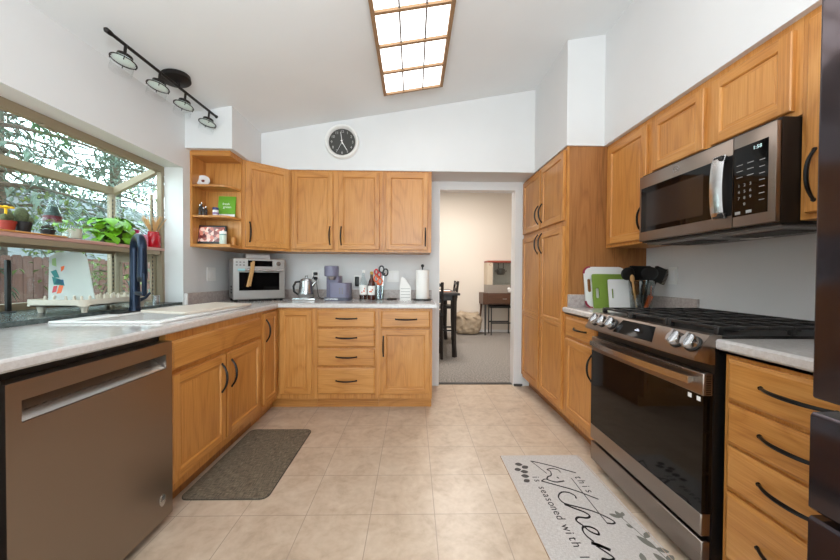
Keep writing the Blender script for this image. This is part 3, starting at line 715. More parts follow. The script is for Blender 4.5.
for q in (1.195, 1.235): MB().box(DXf-.0006, DXf+.001, q, q+.016, .682, .699).build('sticker', WHITE, oo)
MB().box(DXf+.004, 1.122, ya+.002, yb-.002, .045, .155, b=.003).build('storage_drawer', STEEL, rg)
for x in (1.16, 1.70):
    for y in (ya+.05, yb-.05): MB().cyl((x, y, 0), (x, y, .045), .016, n=10).build('foot', BLK, rg)
for x, y, r in ((1.29, 1.33, .045), (1.57, 1.33, .035), (1.29, 1.80, .04), (1.57, 1.80, .03), (1.43, 1.565, .05)):
    MB().lathe([(r*1.25, .9321), (r*1.2, .94), (r*.9, .941), (r*.9, .946), (r*.6, .949), (0, .949)], (x, y, 0), 20).build('burner', IRON, rg)
for k in range(3):
    g = MB(); a, b = 1.19+k*.25, 1.19+k*.25+.247; x0_, x1_ = 1.145, 1.735; zt = .965; h = .008
    for y in (a+.006, (a+b)/2, b-.006): g.box(x0_, x1_, y-.0045, y+.0045, zt-.012, zt, b=.002)
    for x in (x0_+.006, x0_+.1, x0_+.2, (x0_+x1_)/2, x1_-.2, x1_-.1, x1_-.006): g.box(x-.0045, x+.0045, a, b, zt-.012, zt, b=.002)
    for x in (x0_+.01, x1_-.01, (x0_+x1_)/2):
        for y in (a+.01, b-.01): g.box(x-.011, x+.011, y-.009, y+.009, .9321, zt-.004, b=.002)
    g.build('grate', IRON, rg)

# ------------------------------------------------------------------ refrigerator
fg = thing('refrigerator', 'tall black stainless refrigerator at the right edge', 'refrigerator', (1.3, .21, 0))
ya, yb = -.25, .664; XD = .84
MB().box(.915, 1.74, ya, yb, .03, 1.765).build('body', plain('fridge_side', S(40, 37, 38), .4), fg)
for a, b in ((.208, yb), (ya, .204)): MB().box(XD, .912, a, b, .898, 1.78, b=.006, seg=3).build('door', FRIDGE, fg)
for a, b in ((.662, .868), (.08, .648)):
    q = MB().prism([(.912, a), (.912, b), (.846, b), (.842, b-.004), (XD, b-.008), (XD, a+.006), (XD+.006, a)], 'y', ya, yb).build('drawer', FRIDGE, fg)
MB().box(.90, .914, ya+.01, yb-.01, .865, .90).build('handle_recess', BLK, fg)
for y in (ya+.06, yb-.06): MB().box(.93, .97, y-.02, y+.02, 0, .03).build('foot', BLK, fg)
MB().box(.90, .96, yb-.06, yb-.005, 1.781, 1.80, b=.003).build('hinge_cover', BLK, fg)

# ------------------------------------------------------------------ ceiling fixture
cl = thing('ceiling_light', 'large wood-framed ceiling light with a grid of glowing panels', 'ceiling light', (-.013, 2.03, CZ(-.013)))
sl = math.atan(.175)
ML = T(-.019, 1.93, CZ(-.019)) @ Matrix.Rotation(-sl, 4, 'Y')
def lb(x0, x1, y0, y1, z0, z1, mb):
    n = len(mb.v); mb.box(x0, x1, y0, y1, z0, z1)
    for i in range(n, len(mb.v)): mb.v[i] = tuple(ML @ Vector(mb.v[i]))
hw, hl = .233, .715
fm = MB()
for s_ in (-1, 1):
    lb(hw-.016 if s_ > 0 else -hw-.008, hw+.008 if s_ > 0 else -hw+.016, -hl, hl, -.062, -.001, fm)
    lb(-hw, hw, s_*hl-(.016 if s_ > 0 else 0), s_*hl+(0 if s_ > 0 else .016), -.062, -.001, fm)
fm.build('frame', LAMPWOOD, cl)
gr = MB(); dv_ = MB()
for k in range(1, 3): lb(-hw+k*2*hw/3-.005, -hw+k*2*hw/3+.005, -hl+.017, hl-.017, -.055, -.0455, dv_)
pitch = .268
for k in range(1, 6):
    y = hl-.012-k*pitch
    if y > -hl+.05: lb(-hw+.013, hw-.013, y-.0095, y+.0095, -.061, -.0455, gr); gr.build('grid_bar', LAMPWOOD, cl); gr = MB()
dv_.build('divider', GREYPL, cl)
pn = MB(); lb(-hw+.012, hw-.012, -hl+.012, hl-.012, -.045, -.03, pn); pn.build('diffuser', PANEL, cl)

# ------------------------------------------------------------------ track light
tl = thing('track_light', 'black ceiling bar with four small round spotlights', 'ceiling light', (-1.5, 2.1, CZ(-1.5)))
bz = 2.367
cy_ = 2.16
Mcan = T(-1.545, cy_-.01, CZ(-1.545)) @ Matrix.Rotation(-sl, 4, 'Y')
MB().lathe([(.082, -.004), (.082, -.03), (.07, -.036), (0, -.036)], (0, 0, 0), 32, 0, Mcan).build('canopy', BRONZE, tl)
MB().cyl((-1.536, cy_, CZ(-1.536)-.03), (-1.536, cy_, bz), .014, n=12).build('stem', BRONZE, tl)
MB().tube([(-1.541, 1.69, bz), (-1.529, 2.57, bz)], .009, 10).tube([(-1.541, 1.66, bz), (-1.541, 1.67, bz), (-1.541, 1.69, bz), (-1.541, 1.71, bz)], [.004, .013, .013, .009], 10).tube([(-1.529, 2.545, bz), (-1.529, 2.56, bz), (-1.529, 2.575, bz), (-1.529, 2.585, bz)], [.009, .013, .013, .004], 10).build('bar', BRONZE, tl)
for yk in (1.776, 2.01, 2.23, 2.482):
    x = -1.536
    hd = MB(); hd.tube([(x, yk, bz), (x-.005, yk, bz-.045)], .007, 8)
    Mh = T(x-.012, yk+.01, bz-.05) @ rot('X', -8) @ rot('Y', 8)
    hd.lathe([(.012, .006), (.034, 0), (.036, -.022), (.03, -.024), (0, -.024)], (0, 0, 0), 20, 0, Mh)
    ho = hd.build('lamp_head', BRONZE, tl)
    rg_ = MB(); rg_.tube([tuple(Mh @ Vector((.056*math.cos(2*PI*k/28), .056*math.sin(2*PI*k/28), -.034))) for k in range(29)], .0032, 6)
    for k in range(4):
        a = PI/4+k*PI/2; rg_.tube([tuple(Mh @ Vector((.034*math.cos(a), .034*math.sin(a), -.014))), tuple(Mh @ Vector((.053*math.cos(a), .053*math.sin(a), -.034))), tuple(Mh @ Vector((.053*math.cos(a), .053*math.sin(a), -.05)))], .0024, 5)
    rg_.build('guard_ring', BRONZE, ho)
    MB().lathe([(.047, -.024), (.049, -.034), (.035, -.040), (0, -.042)], (0, 0, 0), 20, 0, Mh).build('lens', plain('lamp_lens_glass', S(214, 226, 220), .12), ho)
    MB().lathe([(.049, -.034), (.049, -.10), (.0475, -.10), (.0475, -.034)], (0, 0, 0), 20, 0, Mh).build('glass_shade', THIN, ho)

# ------------------------------------------------------------------ wall clock
ck = thing('wall_clock', 'round clock with white rim and black dial on the back soffit', 'clock', (-.665, 3.045, 2.379))
Mc = T(-.665, 3.045, 2.379) @ rot('X', 90)
MB().lathe([(.157, 0), (.157, .03), (.15, .042), (.138, .042), (.128, .03), (.122, .018), (.122, 0)], (0, 0, 0), 48, 0, Mc).build('rim', WHITE, ck)
MB().lathe([(.123, .002), (.123, .012), (0, .012)], (0, 0, 0), 48, 0, Mc).build('dial', plain('dial', S(62, 61, 58), .6), ck)
nm = MB()
for h in range(1, 13):
    a = math.radians(90-30*h); nm.text(str(h), .034, Mc @ T(.097*math.cos(a), .097*math.sin(a), .0125), depth=.0003)
nm.build('numeral', plain('numeral_print', S(190, 188, 184), .6), ck)
for nme, ang, ln, wd, z in (('hour_hand', 149, .085, .0045, .0145), ('minute_hand', 352, .092, .0035, .0165), ('second_hand', 207, .085, .0013, .0185)):
    a = math.radians(90-ang); h = MB(); d_ = Vector((math.cos(a), math.sin(a), 0)); n_ = Vector((-d_.y, d_.x, 0))
    q = [Vector((0, 0, z))-d_*.02+n_*wd, Vector((0, 0, z))-d_*.02-n_*wd, Vector((0, 0, z))+d_*ln-n_*wd*.6, Vector((0, 0, z))+d_*ln+n_*wd*.6]
    q += [v+Vector((0, 0, .001)) for v in q]
    h.add([Mc @ v for v in q], [(0, 1, 2, 3), (4, 7, 6, 5), (0, 4, 5, 1), (1, 5, 6, 2), (2, 6, 7, 3), (3, 7, 4, 0)])
    h.build(nme, WHITE, ck)

# ------------------------------------------------------------------ floor mats
mt = thing('floor_mat', 'brown woven mat on the floor before the sink cabinet', 'mat', (-.94, 2.03, 0))
def rrect(x0, x1, y0, y1, r, n=5):
    p = []
    for cx, cy, a0 in ((x1-r, y0+r, -90), (x1-r, y1-r, 0), (x0+r, y1-r, 90), (x0+r, y0+r, 180)):
        for k in range(n+1):
            a = math.radians(a0+90*k/n); p.append((cx+r*math.cos(a), cy+r*math.sin(a)))
    return p
MB().prism(rrect(-1.185, -.742, 1.66, 2.405, .04), 'z', 0, .008).build('pad', MATW, mt)
MB().prism(rrect(-1.188, -.739, 1.657, 2.408, .042), 'z', 0, .005).build('edge_binding', plain('mat_binding', S(70, 60, 48), .9), mt)
rug = thing('kitchen_rug', 'pale grey lettered rug with leaf print on the floor before the range', 'rug', (.81, 1.42, 0))
MB().prism(rrect(.562, 1.064, .82, 2.042, .008, 2), 'z', 0, .007).build('pile', RUGW, rug)
MB().box(1.052, 1.0545, .825, 2.035, .007, .0082).box(.560, .5635, .82, 2.042, 0, .0065).box(1.060, 1.066, .82, 2.042, 0, .0065).build('hem', HEM, rug)
def MR(x, y): return Matrix.Translation((x, y, .0072)) @ Matrix(((0, 1, 0, 0), (-1, 0, 0, 0), (0, 0, 1, 0), (0, 0, 0, 1)))
tx = MB()
def spaced(txt, x, ya, yb, size):
    n = len(txt)
    for i, ch in enumerate(txt):
        if ch != ' ': tx.text(ch, size, MR(x, ya+(yb-ya)*i/max(1, n-1)), depth=.0002)
spaced('this', .945, 1.812, 1.695, .062)
spaced('is seasoned with love', .703, 1.818, 1.20, .058)
tx.build('lettering', INK, rug)
def cr_spline(pts, n=7):
    out = []; p = [Vector((a, b)) for a, b in pts]; p = [2*p[0]-p[1]]+p+[2*p[-1]-p[-2]]
    for i in range(1, len(p)-2):
        for k in range(n):
            t = k/n; a, b, c, d_ = p[i-1], p[i], p[i+1], p[i+2]
            out.append(.5*((2*b)+(c-a)*t+(2*a-5*b+4*c-d_)*t*t+(3*b-a-3*c+d_)*t**3))
    return out+[p[-2]]
sc_ = MB()
def stroke(pts, w0=.0045, smooth=True):
    w0 *= .82
    q = cr_spline(pts) if smooth and len(pts) > 2 else [Vector(p) for p in pts]
    for i, (a, b) in enumerate(zip(q, q[1:])):
        d_ = (b-a)
        if d_.length < 1e-5: continue
        n_ = Vector((-d_.y, d_.x)).normalized()
        wa = w0*(.75+.5*abs(d_.normalized().x)); e = d_.normalized()*wa*.4
        pa, pb = a-e, b+e
        sc_.prism([tuple(pa+n_*wa), tuple(pa-n_*wa), tuple(pb-n_*wa), tuple(pb+n_*wa)], 'z', .0071, .0076)
stroke([(.953, 1.856), (.90, 1.888), (.854, 1.919), (.79, 1.953), (.734, 1.978)])
stroke([(.734, 1.978), (.76, 1.91), (.781, 1.852)], .003)
stroke([(.867, 1.861), (.862, 1.885), (.833, 1.899), (.80, 1.89), (.81, 1.87), (.80, 1.835), (.775, 1.822)], .004)
stroke([(.775, 1.822), (.762, 1.80), (.775, 1.785), (.803, 1.773), (.849, 1.782)], .0045)
stroke([(.775, 1.785), (.75, 1.80), (.723, 1.783)], .003)
stroke([(.826, 1.817), (.831, 1.806)], .005, False)
stroke([(.723, 1.783), (.80, 1.742), (.874, 1.7), (.957, 1.633)])
stroke([(.903, 1.806), (.903, 1.71), (.904, 1.60), (.906, 1.472)], .0035, False)
stroke([(.906, 1.472), (.93, 1.468), (.945, 1.478), (.93, 1.505), (.887, 1.545), (.83, 1.575), (.767, 1.601)], .0045)
stroke([(.846, 1.64), (.850, 1.66), (.832, 1.684), (.80, 1.69), (.775, 1.675), (.758, 1.646), (.765, 1.61), (.79, 1.592)], .0045)
stroke([(.767, 1.596), (.80, 1.57), (.835, 1.545), (.85, 1.52), (.83, 1.505), (.79, 1.51), (.771, 1.49), (.785, 1.46)], .0055)
stroke([(.785, 1.46), (.80, 1.425), (.828, 1.406), (.835, 1.43), (.815, 1.45), (.785, 1.452), (.77, 1.43), (.771, 1.40), (.785, 1.37)], .005)
stroke([(.774, 1.361), (.80, 1.348), (.829, 1.326)], .009)
stroke([(.785, 1.345), (.81, 1.31), (.822, 1.286), (.80, 1.278), (.775, 1.284), (.768, 1.26), (.78, 1.235)], .005)
sc_.build('script_lettering', INK, rug)
def leaf_poly(x, y, l, w_, a, n=9):
    p = []
    for k in range(n+1): t = k/n; p.append((t*l, w_*math.sin(PI*t)**.8))
    for k in range(n-1, 0, -1): t = k/n; p.append((t*l, -w_*math.sin(PI*t)**.8))
    ca, sa = math.cos(math.radians(a)), math.sin(math.radians(a))
    return [(x+px*ca-py*sa, y+px*sa+py*ca) for px, py in p]
lf = MB()
for x, y, l, w_, a in ((.67, 1.94, .05, .02, 170), (.645, 1.895, .045, .019, 190), (.655, 1.905, .05, .02, 25), (.68, 1.868, .05, .019, 175), (.67, 1.825, .05, .02, 170), (.66, 1.795, .045, .018, 205)):
    lf.prism(leaf_poly(x, y, l*.92, w_*.85, a), 'z', .0071, .0075)
lf.build('dark_leaf_print', INKD, rug)
lf = MB()
for x, y, l, w_, a in ((.993, 1.505, .05, .012, 150), (1.0, 1.50, .05, .012, 100), (1.008, 1.515, .03, .009, 60), (1.006, 1.44, .03, .009, 120), (.992, 1.40, .085, .016, -62), (1.022, 1.385, .05, .012, 40), (1.026, 1.33, .05, .013, -20), (1.0, 1.31, .075, .015, -70), (1.03, 1.27, .05, .013, 30), (.95, 1.31, .05, .012, 250), (1.01, 1.22, .07, .014, -75), (1.03, 1.19, .05, .013, 20)):
    lf.prism(leaf_poly(x, y, l, w_, a), 'z', .0071, .0075)
qq = cr_spline([(.995, 1.51), (1.01, 1.44), (1.025, 1.36), (1.035, 1.27), (1.035, 1.18)])
for a, b in zip(qq, qq[1:]): lf.prism([(a.x-.002, a.y), (a.x+.002, a.y), (b.x+.002, b.y), (b.x-.002, b.y)], 'z', .0071, .0074)
lf.build('sage_leaf_print', INKG, rug)

# ------------------------------------------------------------------ window shelf plants
SZ = 1.345
def pot(name, label, x, y, r, h, mat, z=SZ, cat='plant', parts=None):
    t = thing(name, label, cat, (x, y, z))
    MB().lathe([(r*.78, z), (r, z+h*.82), (r*1.06, z+h*.82), (r*1.06, z+h), (r*.92, z+h), (r*.9, z+h*.86), (0, z+h*.86)], (x, y, 0), 24).build('pot', mat, t)
    MB().lathe([(r*.89, z+h*.86), (r*.5, z+h*.9), (0, z+h*.91)], (x, y, 0), 16).build('soil', SOIL, t)
    return t
t = pot('potted_cactus', 'yellow-flowered cactus in a red pot on the window shelf', -1.95, 1.604, .028, .055, TERRA)
MB().ball((-1.955, 1.612, SZ+.072), (.019, .019, .028), 14).ball((-1.945, 1.588, SZ+.068), (.014, .014, .02), 12).build('cactus', CACT, t)
fl = MB()
for k in range(12):
    a = 2*PI*k/12; fl.prism(leaf_poly(-1.95+.004*math.cos(a), 1.598+.004*math.sin(a), .024, .007, 30*k), 'z', SZ+.115+.003*(k % 2), SZ+.120+.003*(k % 2))
fl.ball((-1.95, 1.598, SZ+.12), (.012, .012, .008), 10).cyl((-1.95, 1.598, SZ+.08), (-1.95, 1.598, SZ+.12), .005, n=6)
fl.build('flower', YEL, t)
t = pot('potted_cactus', 'round green cactus in a black pot beside the yellow-flowered one', -1.95, 1.666, .03, .06, BLKPOT)
cc = MB(); n0 = 0
cc.ball((-1.95, 1.660, SZ+.09), (.025, .025, .042), 20).ball((-1.935, 1.684, SZ+.07), (.014, .012, .018), 12)
cc.build('cactus', CACT, t)
t = pot('potted_succulent', 'tiny dark succulent in a small black pot right of the two cacti', -1.94, 1.767, .028, .036, BLKPOT)
su = MB()
for k in range(14):
    a = 2.4*k; su.ball((-1.94+.018*math.cos(a)*(k/14+.2), 1.767+.018*math.sin(a)*(k/14+.2), SZ+.045+.012*(1-k/14)), (.008, .008, .007), 8)
su.build('rosette', plain('dark_succulent', S(52, 50, 40), .7), t)
tr = MB().prism(rrect(-2.0, -1.91, 1.77, 1.90, .02), 'z', SZ, SZ+.004)
# flat saucer in front of the pots
so = MB().box(-1.912, -1.901, 1.50, 1.83, SZ, SZ+.008, b=.002).build('wooden_strip', OAK['y']); tag(so, 'thin wooden strip along the front of the window shelf below the small pots', 'wood strip')
t = thing('seedling_plant', 'small bright green seedling in front of the glass bottle on the window shelf', 'plant', (-1.935, 1.83, SZ))
MB().lathe([(.022, SZ), (.027, SZ+.035), (.024, SZ+.035), (.022, SZ+.028), (0, SZ+.028)], (-1.935, 1.83, 0), 16).build('cup', CLEAR, t)
def leafmesh(mb, base, dirv, ln, wd, up, m=0):
    d_ = Vector(dirv).normalized(); sd = d_.cross(Vector(up)).normalized(); u_ = sd.cross(d_)
    rows = []
    for i, (tt, ww) in enumerate(((0, .12), (.2, .85), (.45, 1), (.7, .75), (.9, .3), (1, .03))):
        c_ = Vector(base)+d_*ln*tt-u_*ln*.28*tt*tt
        rows += [c_-sd*wd*ww+u_*wd*.22*ww, c_, c_+sd*wd*ww+u_*wd*.22*ww]
    fs = []
    for i in range(5):
        for j in range(2): fs.append((i*3+j, i*3+j+1, (i+1)*3+j+1, (i+1)*3+j))
    mb.add(rows, fs, m)
sp = MB()
for k in range(9):
    a = 2*PI*k/9+.3; b_ = (-1.935+.006*math.cos(a), 1.83+.006*math.sin(a), SZ+.03); e_ = (b_[0]+.02*math.cos(a), b_[1]+.03*math.sin(a), SZ+.055+.02*(k % 3))
    sp.tube([b_, e_], .0015, 5); leafmesh(sp, e_, (math.cos(a), math.sin(a), -.2), .035, .013, (0, 0, 1))
sp.build('leaves', LEAF, t)
t = thing('glass_bottle', 'clear tapered glass bottle with a dark red band behind the seedling', 'bottle', (-2.06, 1.902, SZ))
MB().lathe([(.040, SZ), (.047, SZ+.01), (.05, SZ+.06), (.046, SZ+.10), (.022, SZ+.185), (.014, SZ+.205), (.014, SZ+.235), (.017, SZ+.24)], (-2.06, 1.902, 0), 24).build('glass_body', CLEAR, t)
MB().lathe([(.0, SZ+.10), (.043, SZ+.10), (.040, SZ+.13), (0, SZ+.131)], (-2.06, 1.902, 0), 24).build('red_contents', plain('wine_red', S(88, 18, 32), .3), t)
MB().lathe([(.0, SZ+.132), (.038, SZ+.132), (.02, SZ+.185), (0, SZ+.19)], (-2.06, 1.902, 0), 24).build('dark_contents', plain('dark_green_fill', S(40, 62, 58), .4), t)
t = thing('candle_glass', 'pale candle in a clear glass left of the trailing plant', 'candle', (-1.965, 1.915, SZ))
MB().lathe([(.04, SZ), (.044, SZ+.004), (.046, SZ+.075), (.043, SZ+.075), (.041, SZ+.006), (0, SZ+.006)], (-1.965, 1.915, 0), 24).build('glass', CLEAR, t)
MB().lathe([(.0405, SZ+.007), (.0405, SZ+.062), (0, SZ+.061)], (-1.965, 1.915, 0), 24).cyl((-1.965, 1.915, SZ+.061), (-1.965, 1.915, SZ+.072), .0015, n=6).build('wax', plain('peach_wax', S(250, 232, 214), .5), t)
# pothos
t = thing('pothos_plant', 'bushy yellow-green trailing plant in a dark pot on the window shelf', 'plant', (-2.06, 2.32, SZ))
px, py = -2.06, 2.275
MB().lathe([(.075, SZ), (.1, SZ+.115), (.104, SZ+.115), (.104, SZ+.13), (.093, SZ+.13), (.09, SZ+.115), (0, SZ+.115)], (px, py, 0), 28).build('pot', plain('olive_pot', S(64, 74, 40), .6), t)
lv = MB(); rnd = random.Random(3)
for k in range(64):
    a = rnd.uniform(0, 2*PI); r = rnd.uniform(.03, .12); z_ = SZ+rnd.uniform(.13, .205)-r*.25
    b_ = (px+.3*r*math.cos(a), py+.4*r*math.sin(a), SZ+.12); e_ = (px+r*math.cos(a), py+1.1*r*math.sin(a), z_)
    lv.tube([b_, ((b_[0]+e_[0])/2, (b_[1]+e_[1])/2, max(b_[2], e_[2])+.01), e_], .0018, 5)
    leafmesh(lv, e_, (math.cos(a)+rnd.uniform(-.4, .4), math.sin(a)+rnd.uniform(-.4, .4), rnd.uniform(-.7, .1)), rnd.uniform(.06, .09), rnd.uniform(.024, .036), (0, 0, 1))
for k in range(20):
    y_ = py-rnd.uniform(.05, .21); x_ = px+rnd.uniform(-.0, .13); z_ = SZ+rnd.uniform(.02, .10)
    lv.tube([(px+.05, py-.05, SZ+.12), ((x_+px)/2+.03, (y_+py)/2, z_+.05), (x_, y_, z_)], .0018, 5)
    leafmesh(lv, (x_, y_, z_), (rnd.uniform(-.2, .8), rnd.uniform(-1, .1), rnd.uniform(-.6, .2)), rnd.uniform(.045, .075), rnd.uniform(.02, .03), (0, 0, 1))
for k in range(8):
    y_ = py+rnd.uniform(-.06, .07); x_ = px+rnd.uniform(.08, .14); z_ = SZ+rnd.uniform(.03, .10)
    lv.tube([(px+.06, py+.03, SZ+.12), ((x_+px)/2+.05, (y_+py)/2, z_+.06), (x_, y_, z_)], .0018, 5)
    leafmesh(lv, (x_, y_, z_), (rnd.uniform(.1, .8), rnd.uniform(-.6, .6), rnd.uniform(-.9, -.2)), rnd.uniform(.05, .075), rnd.uniform(.022, .032), (0, 0, 1))
lv.build('leaves', LEAF, t)
t = thing('pink_cup', 'pink glass cup right of the trailing plant, behind the faucet', 'cup', (-2.07, 2.445, SZ))
MB().lathe([(.025, SZ), (.02, SZ+.02), (.03, SZ+.05), (.04, SZ+.13), (.037, SZ+.13), (.027, SZ+.05), (0, SZ+.03)], (-2.07, 2.447, 0), 20).build('glass', PINK, t)
jo = MB().lathe([(.03, SZ), (.034, SZ+.01), (.034, SZ+.08), (.028, SZ+.09), (.025, SZ+.09), (0, SZ+.07)], (-1.985, 2.44, 0), 20).build('patterned_jar', PINKPAT)
tag(jo, 'small pink and white patterned jar between the pink cup and the red jar', 'jar')
t = thing('reed_jar', 'shiny red glass jar holding pale reed sticks at the shelf end', 'jar', (-1.955, 2.488, SZ))
jx, jy = -1.945, 2.475
MB().lathe([(.036, SZ), (.042, SZ+.008), (.042, SZ+.085), (.034, SZ+.1), (.034, SZ+.118), (.03, SZ+.118), (.03, SZ+.09), (0, SZ+.02)], (jx, jy, 0), 28).build('glass', REDGL, t)
rs_ = MB()
for k in range(26):
    fx, fy = rnd.uniform(-1, 1), rnd.uniform(-1, .55)
    rs_.tube([(jx-.018*fx, jy-.018*fy, SZ+.022), (jx+.02*fx, jy+.02*fy, SZ+.118), (jx+.085*fx, min(jy+.05*fy, 2.515), SZ+.225+rnd.uniform(-.02, .012))], .0026, 5)
rs_.build('reed_sticks', STICK, t)

# ------------------------------------------------------------------ drying rack and sheet on the sill
t = thing('drying_rack', 'cream plastic drying rack with pegs on the window sill', 'drying rack', (-1.9, 2.0, .935))
x0, x1, y0, y1 = -2.07, -1.755, 1.765, 2.235
ty = MB()
ty.prism(rrect(x0, x1, y0, y1, .03), 'z', .972, .979)
for a, b in ((0, 1), ): pass
o_ = rrect(x0, x1, y0, y1, .035); i_ = rrect(x0+.008, x1-.008, y0+.008, y1-.008, .03); n = len(o_)
ty.add([(x, y, .972) for x, y in o_]+[(x, y, 1.008) for x, y in o_]+[(x, y, 1.008) for x, y in i_]+[(x, y, .976) for x, y in i_],
       [(i, (i+1) % n, n+(i+1) % n, n+i) for i in range(n)]+[(n+i, n+(i+1) % n, 2*n+(i+1) % n, 2*n+i) for i in range(n)]+[(2*n+i, 2*n+(i+1) % n, 3*n+(i+1) % n, 3*n+i) for i in range(n)])
ty.build('tray', CREAM, t)
for x, y in ((x0+.05, y0+.04), (x1-.045, y0+.05), (x0+.05, y1-.05), (x1-.045, y1-.05)):
    zf = .935 if x < -1.775 else .9101
    MB().lathe([(.012, zf), (.02, .972), (0, .972)], (x, y, 0), 14).build('foot', CREAM, t)
for y in [y0+.05+.045*k for k in range(10)]:
    for x in (x0+.06, x0+.17, x1-.06): MB().lathe([(.008, .979), (.006, 1.02), (.003, 1.026), (0, 1.027)], (x, y, 0), 8).build('peg', CREAM, t)
# translucent sheet leaning on the pegs
sh = thing('flexible_cutting_sheet', 'translucent white cutting sheet with colourful print leaning in the drying rack', 'cutting board', (-1.96, 1.93, .98))
A3 = Vector((-2.03, 1.85, .981)); U3 = Vector((.23, .03, 0)); V3 = Vector((-.04, .10, .30))
PSH = lambda u, v, d: tuple(A3+U3*u+V3*v+U3.cross(V3).normalized()*(-d)*-1)
so = MB().slab(PSH, [(0, 0), (1, 0), (.62, .88), (.48, .97), (-.06, .97), (-.2, .88)], 0, .004).build('sheet', SHEET, sh)
pm = MB()
for (poly, mi) in (([(.05, .52), (.3, .46), (.42, .34), (.12, .36)], 0), ([(.0, .62), (.12, .50), (.25, .50), (.14, .66)], 0), ([(.22, .18), (.34, .2), (.38, .34), (.27, .36)], 1), ([(.28, .62), (.34, .66), (.36, .74), (.26, .72)], 1), ([(.02, .75), (.14, .72), (.10, .90), (.0, .88)], 2), ([(.14, .38), (.4, .36), (.36, .46), (.18, .46)], 3), ([(.1, .2), (.2, .22), (.22, .34), (.12, .33)], 4)):
    poly = [(a*.8-.12*b-.02, b*.95) for a, b in poly]; pm.slab(PSH, poly, -.0008, 0, mi)
    pm.slab(PSH, poly, .004, .0048, mi)
pm.build('print', [TEAL, ORG, plain('print_green', S(140, 170, 110), .5), plain('print_blue', S(30, 96, 140), .5), RED], so)
t = MB().lathe([(.02, .935), (.022, .937), (.022, .99), (.019, .992), (0, .99)], (-1.90, 2.44, 0), 18).build('steel_canister', SILVER); tag(t, 'small steel cylinder at the right end of the window sill', 'canister')
t = MB().box(-2.20, -2.18, 1.79, 1.81, .9355, 1.22, b=.003).lathe([(.03, .935), (.03, .94), (.008, .945), (.008, .945)], (-2.19, 1.80, 0), 14).build('brush_stand', BLK); tag(t, 'tall thin dark post standing left of the drying rack', 'post')

# ------------------------------------------------------------------ things on the open corner shelf
z = 1.863
Md = T(-1.722, 2.70, z+.048) @ rot('Z', 20) @ rot('X', 68)
t = MB().lathe([(.0, -.006), (.03, -.006), (.05, .004), (.05, .008), (.03, .0), (0, 0)], (0, 0, 0), 24, 0, Md).lathe([(0, .0005), (.012, .0015), (0, .004)], (0, 0, 0), 12, 1, Md).build('decorative_dish', [PORC, plain('brown_print', S(120, 60, 50), .5)]); tag(t, 'small white dish leaning on the top board of the corner shelf', 'dish')
z = 1.62
for k, (x, y, h) in enumerate(((-1.735, 2.70, .118), (-1.722, 2.66, .092), (-1.70, 2.70, .085), (-1.69, 2.655, .065))):
    t = thing('spice_bottle', ('tallest dark spice bottle, against the wall on the middle corner shelf', 'second dark spice bottle from the wall, standing forward', 'third dark spice bottle from the wall, standing back', 'shortest dark spice bottle, farthest from the wall')[k], 'bottle', (x, y, z), 0, 'spice bottles on the middle corner shelf')
    MB().lathe([(.010, z), (.0115, z+.004), (.0115, z+h*.65), (.005, z+h*.8), (.005, z+h*.86)], (x, y, 0), 14).build('bottle_body', plain('dark_spice', S(60, 54, 50), .25), t)
    MB().lathe([(.0062, z+h*.86), (.0062, z+h), (0, z+h)], (x, y, 0), 12).build('cap', SILVER, t)
t = thing('white_jar', 'small white jar with blue lid in front of the green booklet', 'jar', (-1.615, 2.69, z))
MB().lathe([(.020, z), (.022, z+.003), (.022, z+.05), (.016, z+.056)], (-1.615, 2.69, 0), 18).build('jar_body', WHITE, t); MB().lathe([(.0225, z+.053), (.0225, z+.072), (0, z+.072)], (-1.615, 2.69, 0), 18).build('lid', BLUE, t)
MB().lathe([(.0223, z+.016), (.0223, z+.034)], (-1.615, 2.69, 0), 18).build('label_band', plain('violet_print', S(150, 130, 170), .6), t)
gb = MB(); Mg = T(-1.563, 2.75, z) @ rot('Z', 6) @ rot('X', -9)
def tb(mb, M, x0, x1, y0, y1, z0, z1, m=0, b=0):
    n = len(mb.v); mb.box(x0, x1, y0, y1, z0, z1, m, b)
    for i in range(n, len(mb.v)): mb.v[i] = tuple(M @ Vector(mb.v[i]))
tb(gb, Mg, -.068, .068, -.008, .004, 0, .185)
t = gb.build('booklet', GREEN); tag(t, 'bright green booklet leaning at the back of the middle corner shelf', 'booklet')
wd_ = MB(); Mt = Mg @ T(0, -.0085, 0) @ rot('X', 90)
for k, (a, b_) in enumerate(((-.045, .012), (-.02, .022))): wd_.text(('fresh', 'green')[k], .028, Mt @ T(-.005+.01*k, .118-.026*k, 0), depth=.0003)
wd_.build('cover_print', WHITE, t)
gw = MB(); tb(gw, Mg, -.068, .068, -.0085, -.008, .004, .03); gw.build('white_band', WHITE, t)
z = 1.39
t = thing('photo_frame', 'black digital photo frame on the bottom board of the corner shelf', 'photo frame', (-1.655, 2.69, z))
Mp = T(-1.65, 2.69, z) @ Matrix.Scale(1.06, 4) @ rot('Z', 4) @ rot('X', -10)
q = MB(); tb(q, Mp, -.105, .105, -.012, .01, .003, .152, 0, .003); q.build('bezel', BLK, t)
q = MB(); tb(q, Mp, -.092, .092, -.0126, -.0118, .022, .138); q.build('screen', SCREEN, t)
q = MB(); tb(q, Mp, -.02, .02, .012, .05, 0, .03); q.build('stand', BLK, t)
t = thing('canister', 'white and green canister right of the digital photo frame', 'canister', (-1.54, 2.67, z))
MB().lathe([(.024, z), (.026, z+.003), (.026, z+.085), (.022, z+.087), (0, z+.087)], (-1.535, 2.655, 0), 20).build('can_body', plain('pale_mint', S(206, 218, 206), .4), t)
MB().lathe([(.0265, z+.082), (.0265, z+.104), (0, z+.104)], (-1.535, 2.655, 0), 20).build('lid', WHITE, t)
MB().lathe([(.0264, z+.076), (.0264, z+.082)], (-1.535, 2.655, 0), 20).build('green_band', TEAL, t)
